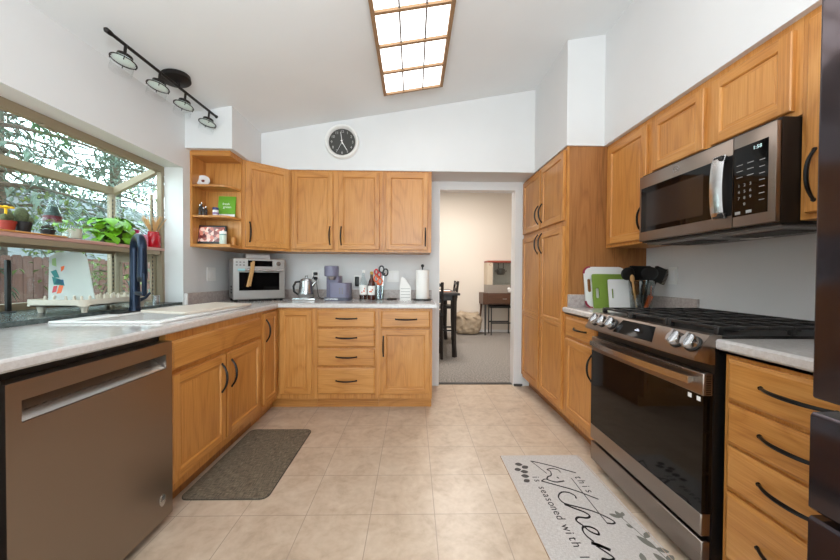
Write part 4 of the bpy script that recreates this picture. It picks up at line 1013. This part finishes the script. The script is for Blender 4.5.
t = MB().lathe([(.018, z), (.019, z+.06), (.017, z+.065), (0, z+.065)], (-1.485, 2.71, 0), 16).build('wooden_cup', OAK['z']); tag(t, 'small wooden cylinder right of the white and green canister', 'cup')

# ------------------------------------------------------------------ switch and sockets
def plate(name, label, P, u, v, w_=.075, h_=.118, gang=1, cat='outlet', kind='outlet'):
    w_ = w_ if gang == 1 else .118
    t = thing(name, label, cat, P(u, v-h_/2, 0))
    MB().slab(P, rrect(u-w_/2, u+w_/2, v-h_/2, v+h_/2, .006, 3), 0, .006).build('cover_plate', WHITE, t)
    for g in range(gang):
        uc = u+(g-(gang-1)/2)*.046
        MB().slab(P, rrect(uc-.017, uc+.017, v-.034, v+.034, .003, 2), .006, .009).build('rocker' if kind == 'switch' else 'socket', TRIM, t)
    return t
plate('light_switch', 'white double rocker switch on the left wall below the open shelf', PL(XL), 2.88, 1.15, gang=2, cat='switch', kind='switch')
po = plate('wall_outlet', 'white outlet with two black plugs behind the kettle', PB(YB), -1.005, 1.14)
plate('wall_outlet', 'white outlet on the back wall behind the bottles', PB(YB), -.575, 1.09)
plate('wall_outlet', 'blank white outlet above the paper house on the back wall', PB(YB), -.21, 1.14, gang=2)
plate('wall_outlet', 'white outlet on the right wall behind the utensil jar', PRt(XR), 2.16, 1.16)
pk = MB().box(-.597, -.556, 3.325, 3.361, 1.035, 1.135, b=.008, seg=2).build('plug_in_light', BLK); tag(pk, 'black plug-in device on the back wall beside the bottles', 'plug')
pg = thing('power_plug', 'upper black plug with cord in the outlet behind the kettle', 'plug', (-1.0, 3.34, 1.16), 0)
MB().box(-1.018, -.982, 3.325, 3.361, 1.148, 1.178, b=.006).build('plug_body', BLK, pg)
MB().tube([(-1.0, 3.33, 1.165), (-1.0, 3.30, 1.15), (-1.03, 3.29, 1.08), (-1.05, 3.30, 1.0), (-1.06, 3.30, .93), (-1.04, 3.28, .915)], .0035, 8).build('cord', BLK, pg)
pg = thing('power_plug', 'lower black plug with cord in the outlet behind the kettle', 'plug', (-1.0, 3.34, 1.11), 0)
MB().box(-1.018, -.982, 3.325, 3.361, 1.10, 1.13, b=.006).build('plug_body', BLK, pg)
MB().tube([(-1.0, 3.33, 1.115), (-.98, 3.30, 1.1), (-.97, 3.30, 1.02), (-.96, 3.31, .93), (-.93, 3.30, .915), (-.85, 3.27, .915)], .0035, 8).build('cord', BLK, pg)

# ------------------------------------------------------------------ toaster oven
t = thing('toaster_oven', 'stainless countertop toaster oven in the corner', 'toaster oven', (-1.455, 3.062, .91), math.radians(36))
MTO = WM[t.name] @ Matrix.Diagonal((.99, 1, 1.15, 1))
def lbx(mb, x0, x1, y0, y1, z0, z1, m=0, b=0, M=None):
    n = len(mb.v); mb.box(x0, x1, y0, y1, z0, z1, m, b)
    for i in range(n, len(mb.v)): mb.v[i] = tuple((M or MTO) @ Vector(mb.v[i]))
q = MB(); lbx(q, -.215, .215, -.10, .15, .018, .33, b=.01); q.build('housing', GREYST, t)
q = MB(); lbx(q, -.218, .218, -.122, -.10, .015, .335, b=.006); fo = q.build('front_fascia', GREYST, t)
q = MB(); lbx(q, -.17, .165, -.1245, -.121, .085, .225); q.build('door_window', BLKGLASS, fo)
q = MB(); lbx(q, -.10, .105, -.1245, -.121, .272, .317); q.build('display', BLKGLASS, fo)
q = MB(); q.tube([tuple(MTO @ Vector((a, -.158, .243))) for a in (-.185, 0, .185)], .010, 12)
for a in (-.175, .175): q.tube([tuple(MTO @ Vector((a, -.158, .243))), tuple(MTO @ Vector((a, -.12, .243)))], .007, 8)
q.build('door_handle', SILVER, fo)
q = MB(); lbx(q, -.186, -.13, -.170, -.165, .236, .252); q.build('handle_tag', plain('aqua_tag', S(150, 200, 206), .5), fo)
q = MB(); q.tube([tuple(MTO @ Vector((.155, a, .295))) for a in (-.122, -.14, -.143)], [.02, .02, .017], 18); q.build('knob', CHROME, fo)
q = MB()
for a in range(3):
    for b in range(2): lbx(q, -.195+a*.028, -.18+a*.028, -.1245, -.121, .275+b*.022, .285+b*.022)
q.build('button', GREYPL, fo)
q = MB()
for a in range(6):
    for b in range(3): lbx(q, -.2165, -.2145, -.05+a*.016, -.042+a*.016, .06+b*.022, .076+b*.022)
q.build('side_vent', DKGREY, t)
for a in (-.19, .19):
    for b in (-.09, .13):
        q = MB(); q.tube([tuple(MTO @ Vector((a, b, 0))), tuple(MTO @ Vector((a, b, .02)))], .014, 10); q.build('foot', BLK, t)
q = MB(); lbx(q, -.09, .10, -.115, -.10, .0, .02); q.build('crumb_tray', BLK, t)
q = MB(); lbx(q, -.11, .10, -.06, .10, .3305, .372, b=.006); o = q.build('tray_box', GREYST); tag(o, 'flat grey metal tray stacked on top of the toaster oven', 'tray')
q = MB(); q.tube([tuple(MTO @ Vector(p)) for p in ((-.062, -.166, .31), (-.066, -.172, .25), (-.095, -.168, .12))], [.012, .011, .012], 8)
q.tube([tuple(MTO @ Vector(p)) for p in ((-.078, -.176, .30), (-.08, -.18, .25), (-.112, -.178, .115))], [.010, .010, .011], 8)
o = q.build('wooden_tongs', STICK); tag(o, 'pale wooden tongs hanging over the toaster oven handle', 'tongs')

# ------------------------------------------------------------------ kettle
CT = .91
t = thing('kettle', 'stainless electric kettle with black handle on its base', 'kettle', (-1.03, 3.12, CT))
kx_, ky_ = -1.02, 3.12
MB().box(kx_-.105, kx_+.105, ky_-.085, ky_+.085, CT, CT+.022, b=.006, seg=2).build('base', SILVER, t)
MB().lathe([(.07, CT+.022), (.073, CT+.03), (.07, CT+.06), (.060, CT+.17), (.056, CT+.18), (.056, CT+.183)], (kx_, ky_, 0), 32).build('kettle_body', CHROME, t)
MB().lathe([(.0735, CT+.028), (.0735, CT+.055), (.0715, CT+.057)], (kx_, ky_, 0), 32).build('lower_band', GREYPL, t)
MB().lathe([(.057, CT+.183), (.05, CT+.20), (.02, CT+.21), (.012, CT+.211), (.012, CT+.225), (.015, CT+.232), (0, CT+.234)], (kx_, ky_, 0), 28).build('lid', CHROME, t)
MB().tube([(kx_-.055, ky_-.01, CT+.175), (kx_-.095, ky_-.015, CT+.17), (kx_-.115, ky_-.017, CT+.13), (kx_-.11, ky_-.016, CT+.08), (kx_-.072, ky_-.01, CT+.05)], [.009, .011, .011, .01, .008], 10).build('handle', BLK, t)
MB().tube([(kx_+.05, ky_, CT+.13), (kx_+.08, ky_, CT+.165), (kx_+.092, ky_, CT+.178)], [.018, .012, .009], 10).build('spout', CHROME, t)
# ------------------------------------------------------------------ coffee machine
t = thing('coffee_machine', 'lavender-grey coffee machine on the back worktop', 'coffee machine', (-.71, 3.12, CT))
def rbox(x0, x1, y0, y1, z0, z1, r): return MB().prism(rrect(x0, x1, y0, y1, r, 6), 'z', z0, z1)
rbox(-.835, -.595, 3.03, 3.24, CT, CT+.03, .04).build('base', LAVD, t)
rbox(-.83, -.695, 3.09, 3.24, CT+.03, CT+.23, .04).build('column', LAV, t)
MB().lathe([(.052, CT+.225), (.066, CT+.23), (.068, CT+.31), (.064, CT+.325), (0, CT+.325)], (-.775, 3.10, 0), 30).build('brew_head', LAV, t)
MB().lathe([(.0, CT+.195), (.03, CT+.195), (.045, CT+.226), (0, CT+.226)], (-.765, 3.085, 0), 20).build('brew_outlet', SILVER, t)
rbox(-.80, -.60, 3.035, 3.235, CT+.03, CT+.165, .05).build('water_tank', LAV, t)
q = MB()
for a in (-.69, -.665):
    for b in (.085, .105, .125): q.box(a, a+.012, 3.0335, 3.036, CT+b-.02, CT+b-.008)
q.build('button', GREYPL, t)
MB().box(-.82, -.70, 3.026, 3.031, CT+.012, CT+.02).build('drip_slot', SILVER, t)
# ------------------------------------------------------------------ bottles, scissors jar, small things
def bottle(x, y, liquid, label, capm, h, lab):
    t = thing('bottle', label, 'bottle', (x, y, CT), 0, None)
    MB().lathe([(.030, CT), (.036, CT+.006), (.036, CT+h*.55), (.03, CT+h*.64), (.013, CT+h*.78), (.0125, CT+h*.93), (.014, CT+h*.935)], (x, y, 0), 24).build('glass_body', liquid[0], t)
    if liquid[1]: MB().lathe([(.0345, CT+.008), (.0345, CT+liquid[2]), (0, CT+liquid[2])], (x, y, 0), 24).build('liquid', liquid[1], t)
    MB().lathe([(.0145, CT+h*.9), (.0145, CT+h), (0, CT+h)], (x, y, 0), 16).build('cap', capm, t)
    q = MB(); n = 12; vs = []
    for k in range(n+1):
        a = math.radians(-90-75+150*k/n)
        vs += [(x+.0368*math.cos(a), y+.0368*math.sin(a), CT+h*.18), (x+.0368*math.cos(a), y+.0368*math.sin(a), CT+h*.50)]
    q.add(vs, [(2*k, 2*k+2, 2*k+3, 2*k+1) for k in range(n)])
    lo = q.build('paper_label', PAPER, t)
    q = MB(); Pq = PB(y-.0372)
    for dx_, dz_, s_ in lab: q.slab(Pq, [(x+dx_+s_*math.cos(2*PI*k/6), CT+h*dz_+s_*1.2*math.sin(2*PI*k/6)) for k in range(6)], 0, .0008)
    q.build('label_print', ORG if liquid[1] is None or capm is WHITE else RED, lo)
bottle(-.485, 3.17, (CLEAR, BROWNLIQ, .045), 'clear glass syrup bottle with white label, left of the dark one', WHITE, .29, ((.012, .3, .008), (.018, .38, .006), (-.008, .26, .006)))
bottle(-.405, 3.17, (BROWNLIQ, None, 0), 'dark brown syrup bottle with gold neck beside the scissors', plain('gold_cap', S(190, 150, 60), .4), .275, ((.0, .3, .008), (.012, .36, .007), (-.014, .3, .006)))
t = thing('scissors_jar', 'clear glass jar holding scissors and pens on the back worktop', 'jar', (-.325, 3.17, CT))
jx, jy = -.325, 3.17
MB().lathe([(.036, CT), (.039, CT+.004), (.040, CT+.135), (.0375, CT+.135), (.036, CT+.008), (0, CT+.008)], (jx, jy, 0), 24).build('glass', CLEAR, t)
def scissors(label, x, y, zt, mat, tilt, sc=1.):
    t = thing('scissors', label, 'scissors', (x, y, CT+.01), 0, None)
    dx = tilt
    MB().tube([(x, y, CT+.012), (x+dx*.5, y, CT+.10), (x+dx, y, zt-.05)], [.003, .006, .006], 6).build('blade', SILVER, t)
    for s_ in (-1, 1):
        pts = [(x+dx+s_*.018*sc+.021*sc*math.cos(2*PI*k/14), y-.002*s_, zt+.0+.030*sc*math.sin(2*PI*k/14)+(-.02 if s_ > 0 else .008)) for k in range(15)]
        MB().tube(pts, .0075, 6).tube([(x+dx, y, zt-.055), (x+dx+s_*.012*sc, y, zt-.03)], .006, 6).build('finger_loop', mat, t)
scissors('orange-handled scissors at the front of the glass jar', -.335, 3.15, 1.11, ORG, -.005)
scissors('red-handled scissors standing behind the orange ones', -.345, 3.178, 1.175, RED, -.002, .8)
scissors('tall black-handled scissors at the right of the glass jar', -.308, 3.175, 1.20, BLK, .018, 1.1)
q = MB().tube([(-.318, 3.158, CT+.012), (-.322, 3.15, 1.05)], .005, 7).build('pen', BLUE); tag(q, 'blue pen leaning inside the scissors jar', 'pen')
q = MB().lathe([(.05, CT), (.055, CT+.012), (.052, CT+.012), (.045, CT+.004), (0, CT+.004)], (-.21, 3.21, 0), 24).build('small_dish', plain('brown_dish', S(62, 50, 46), .4)); tag(q, 'small flat dark brown dish between the jar and the paper house', 'dish')
t = thing('carton_house', 'white carton-shaped ornament with gabled top on the back worktop', 'ornament', (-.075, 3.17, CT))
MB().box(-.128, -.022, 3.13, 3.22, CT, CT+.125).build('carton_body', PAPER, t)
MB().prism([(-.128, CT+.125), (-.022, CT+.125), (-.085, CT+.215), (-.11, CT+.225), (-.115, CT+.215)], 'y', 3.13, 3.22).build('gable', PAPER, t)
q = MB()
for k in range(4): q.box(-.12, -.03, 3.1285, 3.13, CT+.025+k*.028, CT+.031+k*.028)
q.build('text_line', plain('grey_print', S(196, 194, 192), .8), t)
t = thing('paper_towel_holder', 'black paper towel holder standing next to the doorway', 'paper towel holder', (.09, 3.17, CT))
MB().lathe([(.088, CT), (.088, CT+.010), (.08, CT+.014), (0, CT+.014)], (.09, 3.17, 0), 32).build('base', BLK, t)
MB().cyl((.09, 3.17, CT+.013), (.09, 3.17, CT+.325), .007, n=10).build('pole', BLK, t)
MB().ball((.09, 3.17, CT+.335), .016, 14).build('finial', BLK, t)
q = MB().lathe([(.02, CT+.0145), (.062, CT+.0145), (.064, CT+.017), (.064, CT+.29), (.062, CT+.294), (.02, CT+.294)], (.09, 3.17, 0), 36)
q.lathe([(.0195, CT+.294), (.0195, CT+.0145)], (.09, 3.17, 0), 16, 1)
o = q.build('paper_towel_roll', [PAPER, plain('cardboard_core', S(150, 120, 90), .9)]); tag(o, 'white paper towel roll on the black holder', 'paper towel')

# ------------------------------------------------------------------ cutting boards and utensils by the range
CT = ZR
def board(name, label, M, w_, h_, th, r, mat, slot, slotmat, extra=None):
    t = thing(name, label, 'cutting board', tuple(M.translation))
    mb = MB(); pts = rrect(0, w_, 0, h_, r, 5); n = len(pts)
    sl_ = rrect(slot[0]-slot[2]/2, slot[0]+slot[2]/2, slot[1]-slot[3]/2, slot[1]+slot[3]/2, slot[2]*.48, 5)
    # board with a real hole: bridge outer and inner loops
    k = len(sl_)
    vs = [M @ Vector((x, 0, z)) for x, z in pts]+[M @ Vector((x, th, z)) for x, z in pts]+[M @ Vector((x, 0, z)) for x, z in sl_]+[M @ Vector((x, th, z)) for x, z in sl_]
    fs = [(i, (i+1) % n, n+(i+1) % n, n+i) for i in range(n)]+[(2*n+i, 2*n+(i+1) % k, 2*n+k+(i+1) % k, 2*n+k+i) for i in range(k)]
    # both loops have the same count and order
    for i in range(n):
        j = (i+1) % n
        fs.append((i, j, 2*n+j, 2*n+i)); fs.append((n+i, n+j, 2*n+k+j, 2*n+k+i))
    mb.add(vs, fs); o = mb.build('panel', mat, t)
    return t, o
Y0b = 2.33
M1 = T(1.272, 2.355, CT) @ rot('X', -9)
t, o = board('cutting_board', 'large white cutting board with maroon corner grips against the pantry', M1, .315, .305, .010, .05, WHITE, (.035, .165, .028, .10), WHITE)
q = MB()
for cx, cz, a0 in ((.05, .05, 180), (.05, .255, 90)):
    pts = []
    for k in range(9): a = math.radians(a0+90*k/8); pts.append(tuple(M1 @ Vector((cx+.049*math.cos(a), .005, cz+.049*math.sin(a)))))
    MB().tube(pts, .0075, 8).build('corner_grip', MAROON, t)
M2 = T(1.31, 2.322, CT) @ rot('X', -8)
t, o = board('cutting_board', 'green cutting board leaning on the large white one', M2, .24, .25, .007, .012, GREENB, (.035, .11, .024, .075), GREENB)
M3 = T(1.395, 2.27, CT) @ rot('X', -8)
t, o = board('cutting_board', 'small white cutting board in front of the green one', M3, .15, .212, .007, .012, WHITE, (.03, .11, .014, .07), WHITE)
t = thing('utensil_jar', 'clear plastic jar of cooking utensils beside the range', 'jar', (1.575, 2.21, CT))
jx, jy = 1.575, 2.21
MB().lathe([(.058, CT), (.062, CT+.004), (.078, CT+.20), (.0745, CT+.20), (.059, CT+.008), (0, CT+.008)], (jx, jy, 0), 32).build('jar_wall', JARGL, t)
def utensil(label, name, dx, dy, lean, zt, mat, head):
    t = thing(name, label, 'utensil', (jx+dx, jy+dy, CT+.01))
    b_ = Vector((jx+dx, jy+dy, CT+.012)); e_ = Vector((jx+dx+lean[0], jy+dy+lean[1], zt))
    MB().tube([b_, e_], [.006, .007], 8).build('shaft', mat, t)
    d_ = (e_-b_).normalized(); s_ = Vector((1, 0, 0)); s_ = (s_-d_*s_.dot(d_)).normalized(); n_ = d_.cross(s_)
    hm = MB(); n0 = len(hm.v)
    if head[0] == 'oval': hm.ball((0, 0, 0), (head[1], .008, head[2]), 16)
    elif head[0] == 'flat': hm.box(-head[1], head[1], -.004, .004, -head[2], head[2], b=.003)
    elif head[0] == 'brush':
        hm.box(-head[1]*.7, head[1]*.7, -.012, .012, -head[2], head[2], b=.004)
        for k in range(12): 
            zz = -head[2]+2*head[2]*k/11; hm.tube([(head[1]*.6, 0, zz), (head[1]*1.15, 0, zz+.004)], .0035, 5)
    M_ = Matrix((s_, n_, d_)).transposed().to_4x4(); M_.translation = e_+d_*head[2]*.8
    hm.v = [tuple(M_ @ Vector(v)) for v in hm.v]; hm.build('head', mat, t)
    return t
utensil('black ladle with wide bowl at the left of the utensil jar', 'ladle', -.02, -.01, (-.07, .0, 0), CT+.215, BLK, ('oval', .05, .045))
utensil('pale wooden spoon at the left rim of the utensil jar', 'wooden_spoon', -.03, .0, (-.05, -.03, 0), CT+.195, STICK, ('oval', .016, .028))
utensil('black slotted turner in the middle of the utensil jar', 'turner', 0., .0, (.0, .01, 0), CT+.215, BLK, ('flat', .075, .05))
utensil('wide black spatula behind the turner in the utensil jar', 'spatula', .01, .02, (.03, .03, 0), CT+.22, BLK, ('flat', .075, .045))
utensil('black bristled brush at the right of the utensil jar', 'brush', .025, 0, (.075, -.005, 0), CT+.205, BLK, ('brush', .055, .052))
utensil('black serving spoon at the front of the utensil jar', 'serving_spoon', -.01, -.025, (.02, -.03, 0), CT+.215, BLK, ('oval', .06, .046))
q = MB().tube([(jx+.01, jy-.03, CT+.012), (jx+.03, jy-.05, CT+.10)], [.012, .016], 8).tube([(jx+.03, jy-.05, CT+.10), (jx+.038, jy-.045, CT+.17)], [.005, .004], 8).build('peeler', ORG); tag(q, 'orange-handled tool standing low inside the utensil jar', 'utensil')
q = MB().lathe([(.045, CT), (.07, CT+.012), (.068, CT+.016), (.04, CT+.005), (0, CT+.005)], (1.40, 2.12, 0), 24)
o = q.build('spoon_rest', PORC); tag(o, 'white spoon rest lying between the boards and the cooktop', 'spoon rest')

# ------------------------------------------------------------------ dining room furniture
t = thing('dining_table', 'tall dark dining table seen through the doorway', 'table', (0, 5.2, 0))
MB().box(-.75, .655, 4.50, 5.95, .875, .908, b=.004).build('tabletop', DKBR, t)
MB().box(-.66, .60, 4.56, 4.58, .80, .875).box(-.66, .60, 5.87, 5.89, .80, .875).box(.58, .60, 4.58, 5.87, .80, .875).box(-.66, -.64, 4.58, 5.87, .80, .875).build('apron', DKBR, t)
for x in (-.62, .575):
    for y in (4.58, 5.86): MB().tube([(x, y, .875), (x, y, .55), (x+.005, y, .25), (x+.015, y-.01, 0)], [.045, .042, .032, .036], 4).build('leg', DKBR, t)
def chair(label, x, y, rz):
    t = thing('dining_chair', label, 'chair', (x, y, 0), rz, 'dark counter-height chairs round the dining table'); M = WM[t.name]
    def bx(nm, *a, **k):
        q = MB(); lbx(q, *a, M=M, **k); return q.build(nm, DKBR, t)
    bx('seat', -.21, .21, -.2, .21, .60, .64, b=.01)
    for sx in (-1, 1):
        q = MB(); q.tube([tuple(M @ Vector((sx*.19, -.185, 0))), tuple(M @ Vector((sx*.19, -.18, .62))), tuple(M @ Vector((sx*.19, -.23, 1.06)))], .02, 4); q.build('rear_leg', DKBR, t)
        q = MB(); q.tube([tuple(M @ Vector((sx*.19, .185, 0))), tuple(M @ Vector((sx*.19, .185, .60)))], .02, 4); q.build('front_leg', DKBR, t)
        bx('stretcher', sx*.19-.012, sx*.19+.012, -.18, .18, .22, .245)
    bx('stretcher', -.19, .19, .173, .197, .28, .305)
    for z in (.78, .89, 1.0): bx('back_slat', -.18, .18, -.225, -.205, z, z+.045)
    return t
chair('dark dining chair at the near side of the table, beside the kitchen doorway', .205, 4.62, 0)
chair('dark dining chair at the far right side of the dining table', .52, 5.60, math.radians(90))
q = MB().box(.36, .56, 4.75, 4.98, .909, .922).box(.37, .55, 4.76, 4.97, .922, .93, m=1); o = q.build('paper_stack', [plain('salmon_paper', S(206, 130, 104), .8), PAPER]); tag(o, 'salmon-coloured papers lying on the dining table', 'papers')
t = thing('side_desk', 'small walnut desk with splayed legs against the dining room wall', 'desk', (1.72, 6.4, 0))
MB().box(1.345, 2.10, 6.21, 6.60, .60, .82, b=.004).build('desk_body', WALNUT, t)
q = MB().box(1.45, 2.08, 6.198, 6.21, .625, .80, b=.003).build('drawer_front', WALNUT, t)
MB().box(1.72, 1.80, 6.19, 6.198, .705, .715).build('drawer_pull', SILVER, q)
for x, y, dx_, dy_ in ((1.40, 6.25, -.0, -.0), (2.05, 6.25, .03, 0), (1.39, 6.56, -.06, 0), (2.05, 6.56, .06, .0)): MB().tube([(x, y, .60), (x+dx_, y+dy_, 0)], [.022, .013], 10).build('leg', DKGREY if dx_ == 0 else WALNUT, t)
t = thing('bar_stool', 'black metal stool pushed under the walnut desk', 'stool', (1.72, 6.36, 0))
MB().box(1.50, 1.94, 6.24, 6.50, .53, .575, b=.01).build('seat', BLK, t)
for x in (1.52, 1.92):
    for y in (6.26, 6.48): MB().tube([(x, y, .53), (x, y, 0)], .012, 6).build('leg', DKGREY, t)
MB().box(1.52, 1.92, 6.25, 6.27, .225, .25).box(1.52, 1.92, 6.47, 6.49, .225, .25).build('rung', DKGREY, t)
t = thing('popcorn_machine', 'popcorn machine with red roof and glass front on the walnut desk', 'popcorn machine', (1.70, 6.44, .821))
x0, x1, y0, y1 = 1.44, 1.98, 6.28, 6.58
MB().box(x0, x1, y0, y1, .821, .98).build('base_cabinet', plain('machine_grey', S(150, 140, 130), .4), t)
MB().box(x0, x1, y0-.01, y1, 1.41, 1.45, b=.006).build('roof', POPRED, t)
MB().box(x0, x0+.10, y0, y1, .98, 1.41).build('side_panel', plain('machine_cream', S(206, 190, 168), .5), t)
MB().box(x0+.10, x1, y1-.01, y1, .98, 1.41).build('back_panel', plain('machine_back', S(196, 188, 180), .5), t)
MB().box(x1-.015, x1, y0, y0+.015, .98, 1.41).box(x0+.10, x0+.115, y0, y0+.015, .98, 1.41).build('corner_post', SILVER, t)
MB().box(x0+.115, x1-.015, y0+.004, y0+.008, .98, 1.41).build('glass_front', CLEAR, t)
q = MB().lathe([(.0, 1.17), (.07, 1.18), (.085, 1.22), (.085, 1.28), (.05, 1.30), (0, 1.30)], (1.74, 6.43, 0), 24)
for a in (-.05, .05): q.cyl((1.74+a, 6.43, 1.29), (1.74+a, 6.43, 1.41), .008, n=8)
q.cyl((1.62, 6.43, 1.25), (1.86, 6.43, 1.25), .008, n=8).build('kettle', plain('popper_kettle', S(84, 80, 78), .3, .8), t)
MB().text('C', .06, T(x0+.05, y0-.001, 1.37) @ rot('X', 90), depth=.0005).build('emblem', POPRED, t)
q = MB(); rnd2 = random.Random(5)
for k in range(9): q.ball((1.90+rnd2.uniform(-.05, .03), 6.245+rnd2.uniform(-.015, .01), .855+rnd2.uniform(-.0, .05)), .032, 10)
o = q.build('white_bundle', PAPER); tag(o, 'crumpled white bundle on the front of the walnut desk', 'bundle')
# slumped cloth bag
bm = bmesh.new(); bmesh.ops.create_icosphere(bm, subdivisions=5, radius=1)
for v in bm.verts:
    c_ = v.co.copy(); sgn = lambda q, e: math.copysign(abs(q)**e, q)
    x, y, z_ = sgn(c_.x, .6)*.26, sgn(c_.y, .7)*.17, sgn(c_.z, .65)*.225
    if z_ > 0: z_ *= 1-.12*math.sin(5*c_.x+1); x += .02*math.sin(9*c_.z)
    fold = .012*math.sin(7*c_.x+6*c_.z+3*math.sin(3*c_.x))+.003*math.sin(19*c_.z-8*c_.x)
    v.co = Vector((x, y-fold*1.2, max(z_, -.222)))
q = MB(); bm.verts.index_update(); q.add([(v.co.x+1.09, v.co.y+6.40, v.co.z+.222) for v in bm.verts], [[v.index for v in f.verts] for f in bm.faces]); bm.free()
o = q.build('cloth_bag', CLOTH); tag(o, 'slumped beige cloth bag on the carpet left of the walnut desk', 'bag')

# ------------------------------------------------------------------ outside
GZ = -.35
struct('ground_outside', MB().box(-60, -1.92, -30, 60, GZ-.1, GZ), LAWN, 'dry grass ground outside the window', 'ground')
t = thing('wooden_fence', 'red-brown board fence across the back yard', 'fence', (-6.3, 4, GZ))
fb = MB(); rnd = random.Random(11)
for k in range(120):
    y = -3+k*.142; h = 1.78+rnd.uniform(-.012, .012)
    fb.prism([(y, GZ+.03), (y+.135, GZ+.03), (y+.135, GZ+h-.03), (y+.11, GZ+h), (y+.025, GZ+h), (y, GZ+h-.03)], 'x', -6.32+rnd.uniform(-.006, .006), -6.30)
fb.build('boards', FENCE, t)
MB().box(-6.36, -6.32, -3, 14, GZ+.4, GZ+.49).box(-6.36, -6.32, -3, 14, GZ+1.4, GZ+1.49).build('rail', FENCE, t)
for k in range(7): MB().box(-6.45, -6.36, -3+k*2.4, -2.91+k*2.4, GZ, GZ+1.7).build('post', FENCE, t)
def house(x, y, w_, l_, hz, rz_, label):
    t = thing('house', label, 'house', (x, y, GZ))
    MB().box(x-w_/2, x+w_/2, y-l_/2, y+l_/2, GZ, GZ+hz).prism([(x-w_/2, GZ+hz), (x+w_/2, GZ+hz), (x, GZ+hz+rz_-.1)], 'y', y-l_/2, y+l_/2).build('wall', SIDING, t)
    e = .5; q = MB()
    for s_ in (-1, 1):
        q.prism([(x, GZ+hz+rz_), (x+s_*(w_/2+e), GZ+hz-.15), (x+s_*(w_/2+e), GZ+hz-.03), (x, GZ+hz+rz_+.13)], 'y', y-l_/2-e, y+l_/2+e)
    q.build('roof', ROOFM, t)
    for dy in (-l_*.25, l_*.22):
        q = MB().box(x+w_/2, x+w_/2+.06, y+dy-.7, y+dy+.7, GZ+1.1, GZ+2.3).build('window', TRIM, t)
        MB().box(x+w_/2+.06, x+w_/2+.07, y+dy-.6, y+dy+.6, GZ+1.2, GZ+2.2).build('pane', plain('dark_pane', S(70, 84, 94), .1), q)
house(-17, 18.5, 7, 9, 3.2, 2.0, 'grey-roofed neighbouring house seen through the side pane')
house(-20, 6, 7, 8, 3.0, 1.8, 'pale grey neighbouring house beyond the fence and trees')
def conifer(label, x, y, h, rbase, nb, mat, seed, z0=.15, name='conifer_tree', cat='tree'):
    rnd = random.Random(seed); t = thing(name, label, cat, (x, y, GZ), 0, None)
    MB().tube([(x, y, GZ), (x+.05, y, GZ+h*.5), (x, y, GZ+h)], [h*.022, h*.014, .02], 10).build('trunk', BARK, t)
    lf = MB(); br = MB()
    for k in range(nb):
        f = (k+rnd.random())/nb; zz = GZ+h*(z0+(1-z0)*f); ln = rbase*(1-f)**.75*rnd.uniform(.7, 1.1)+.25; a = k*2.4+rnd.uniform(-.4, .4)
        d_ = Vector((math.cos(a), math.sin(a), 0)); pts = [Vector((x, y, zz))+d_*ln*s_+Vector((0, 0, -.30*ln*s_*s_+.12*ln*s_)) for s_ in (0, .25, .5, .75, 1)]
        br.tube(pts, [.035*(1-f)+.008, .025*(1-f)+.007, .018*(1-f)+.006, .010, .004], 5)
        sd = Vector((-d_.y, d_.x, 0))
        for q in range(int(16+20*ln)):
            s_ = rnd.uniform(.12, 1.05); i = min(3, int(s_*4)); p = pts[i].lerp(pts[i+1], min(1, s_*4-i))+sd*rnd.uniform(-.33, .33)*ln*.5*(1.1-s_*.6)+Vector((0, 0, rnd.uniform(-.22, .06)))
            dv = d_*rnd.uniform(.2, 1)+sd*rnd.uniform(-.9, .9)+Vector((0, 0, rnd.uniform(-1.1, .15)))
            leafmesh_s(lf, p, dv, rnd.uniform(.14, .30), rnd.uniform(.015, .035))
    br.build('branches', BARK, t); o = lf.build('foliage', mat, t, smooth=False); 
def leafmesh_s(mb, p, d, l, w_):
    d = Vector(d).normalized(); s_ = d.cross(Vector((.3, .2, 1))).normalized(); u_ = s_.cross(d)
    a = p+d*l*.5; mb.add([p, a-s_*w_+u_*w_*.5, p+d*l-u_*l*.12, a+s_*w_+u_*w_*.5, a-u_*w_*.2], [(0, 1, 4), (1, 2, 4), (2, 3, 4), (3, 0, 4)])
conifer('tall conifer just beyond the fence, left of the window corner post', -8.0, 6.3, 11, 2.7, 70, NEEDLE2, 1)
conifer('tall conifer beyond the fence at the left edge of the window', -8.2, 2.9, 10.5, 2.8, 70, NEEDLE, 2)
conifer('wide conifer in the yard in front of the fence boards', -5.6, 4.2, 8, 1.9, 56, NEEDLE2, 3, .32)
conifer('slim conifer far behind, between the two tall ones', -11.5, 6.6, 12, 2.6, 60, NEEDLE, 4)
conifer('conifer behind the house roof seen in the side pane', -10.2, 11.3, 10, 2.4, 60, NEEDLE2, 5, .3)
conifer('conifer rising at the right end of the fence', -6.9, 9.6, 9, 2.2, 56, NEEDLE2, 6, .4)
def shrub(label, x, y, h, r, seed):
    rnd = random.Random(seed); t = thing('garden_shrub', label, 'shrub', (x, y, GZ)); lf = MB(); br = MB()
    for k in range(16):
        a = rnd.uniform(0, 2*PI); rr = rnd.uniform(.3, 1)*r; e_ = Vector((x+rr*math.cos(a), y+rr*math.sin(a), GZ+h*rnd.uniform(.5, 1)))
        br.tube([(x, y, GZ), (x+.4*rr*math.cos(a), y+.4*rr*math.sin(a), GZ+h*.4), e_], [.02, .012, .004], 5)
        for q in range(40):
            p = e_+Vector((rnd.gauss(0, r*.25), rnd.gauss(0, r*.25), rnd.gauss(0, h*.12)))
            leafmesh_s(lf, p, (rnd.uniform(-1, 1), rnd.uniform(-1, 1), rnd.uniform(-1, .6)), rnd.uniform(.06, .12), rnd.uniform(.02, .035))
    br.build('stems', BARK, t); lf.build('foliage', SHRUB, t, smooth=False)
shrub('pale green shrub before the fence, left of the drying rack', -5.5, 2.6, 2.6, .8, 21)
shrub('pale green shrub before the fence, behind the cutting sheet', -5.4, 5.6, 2.7, .8, 22)
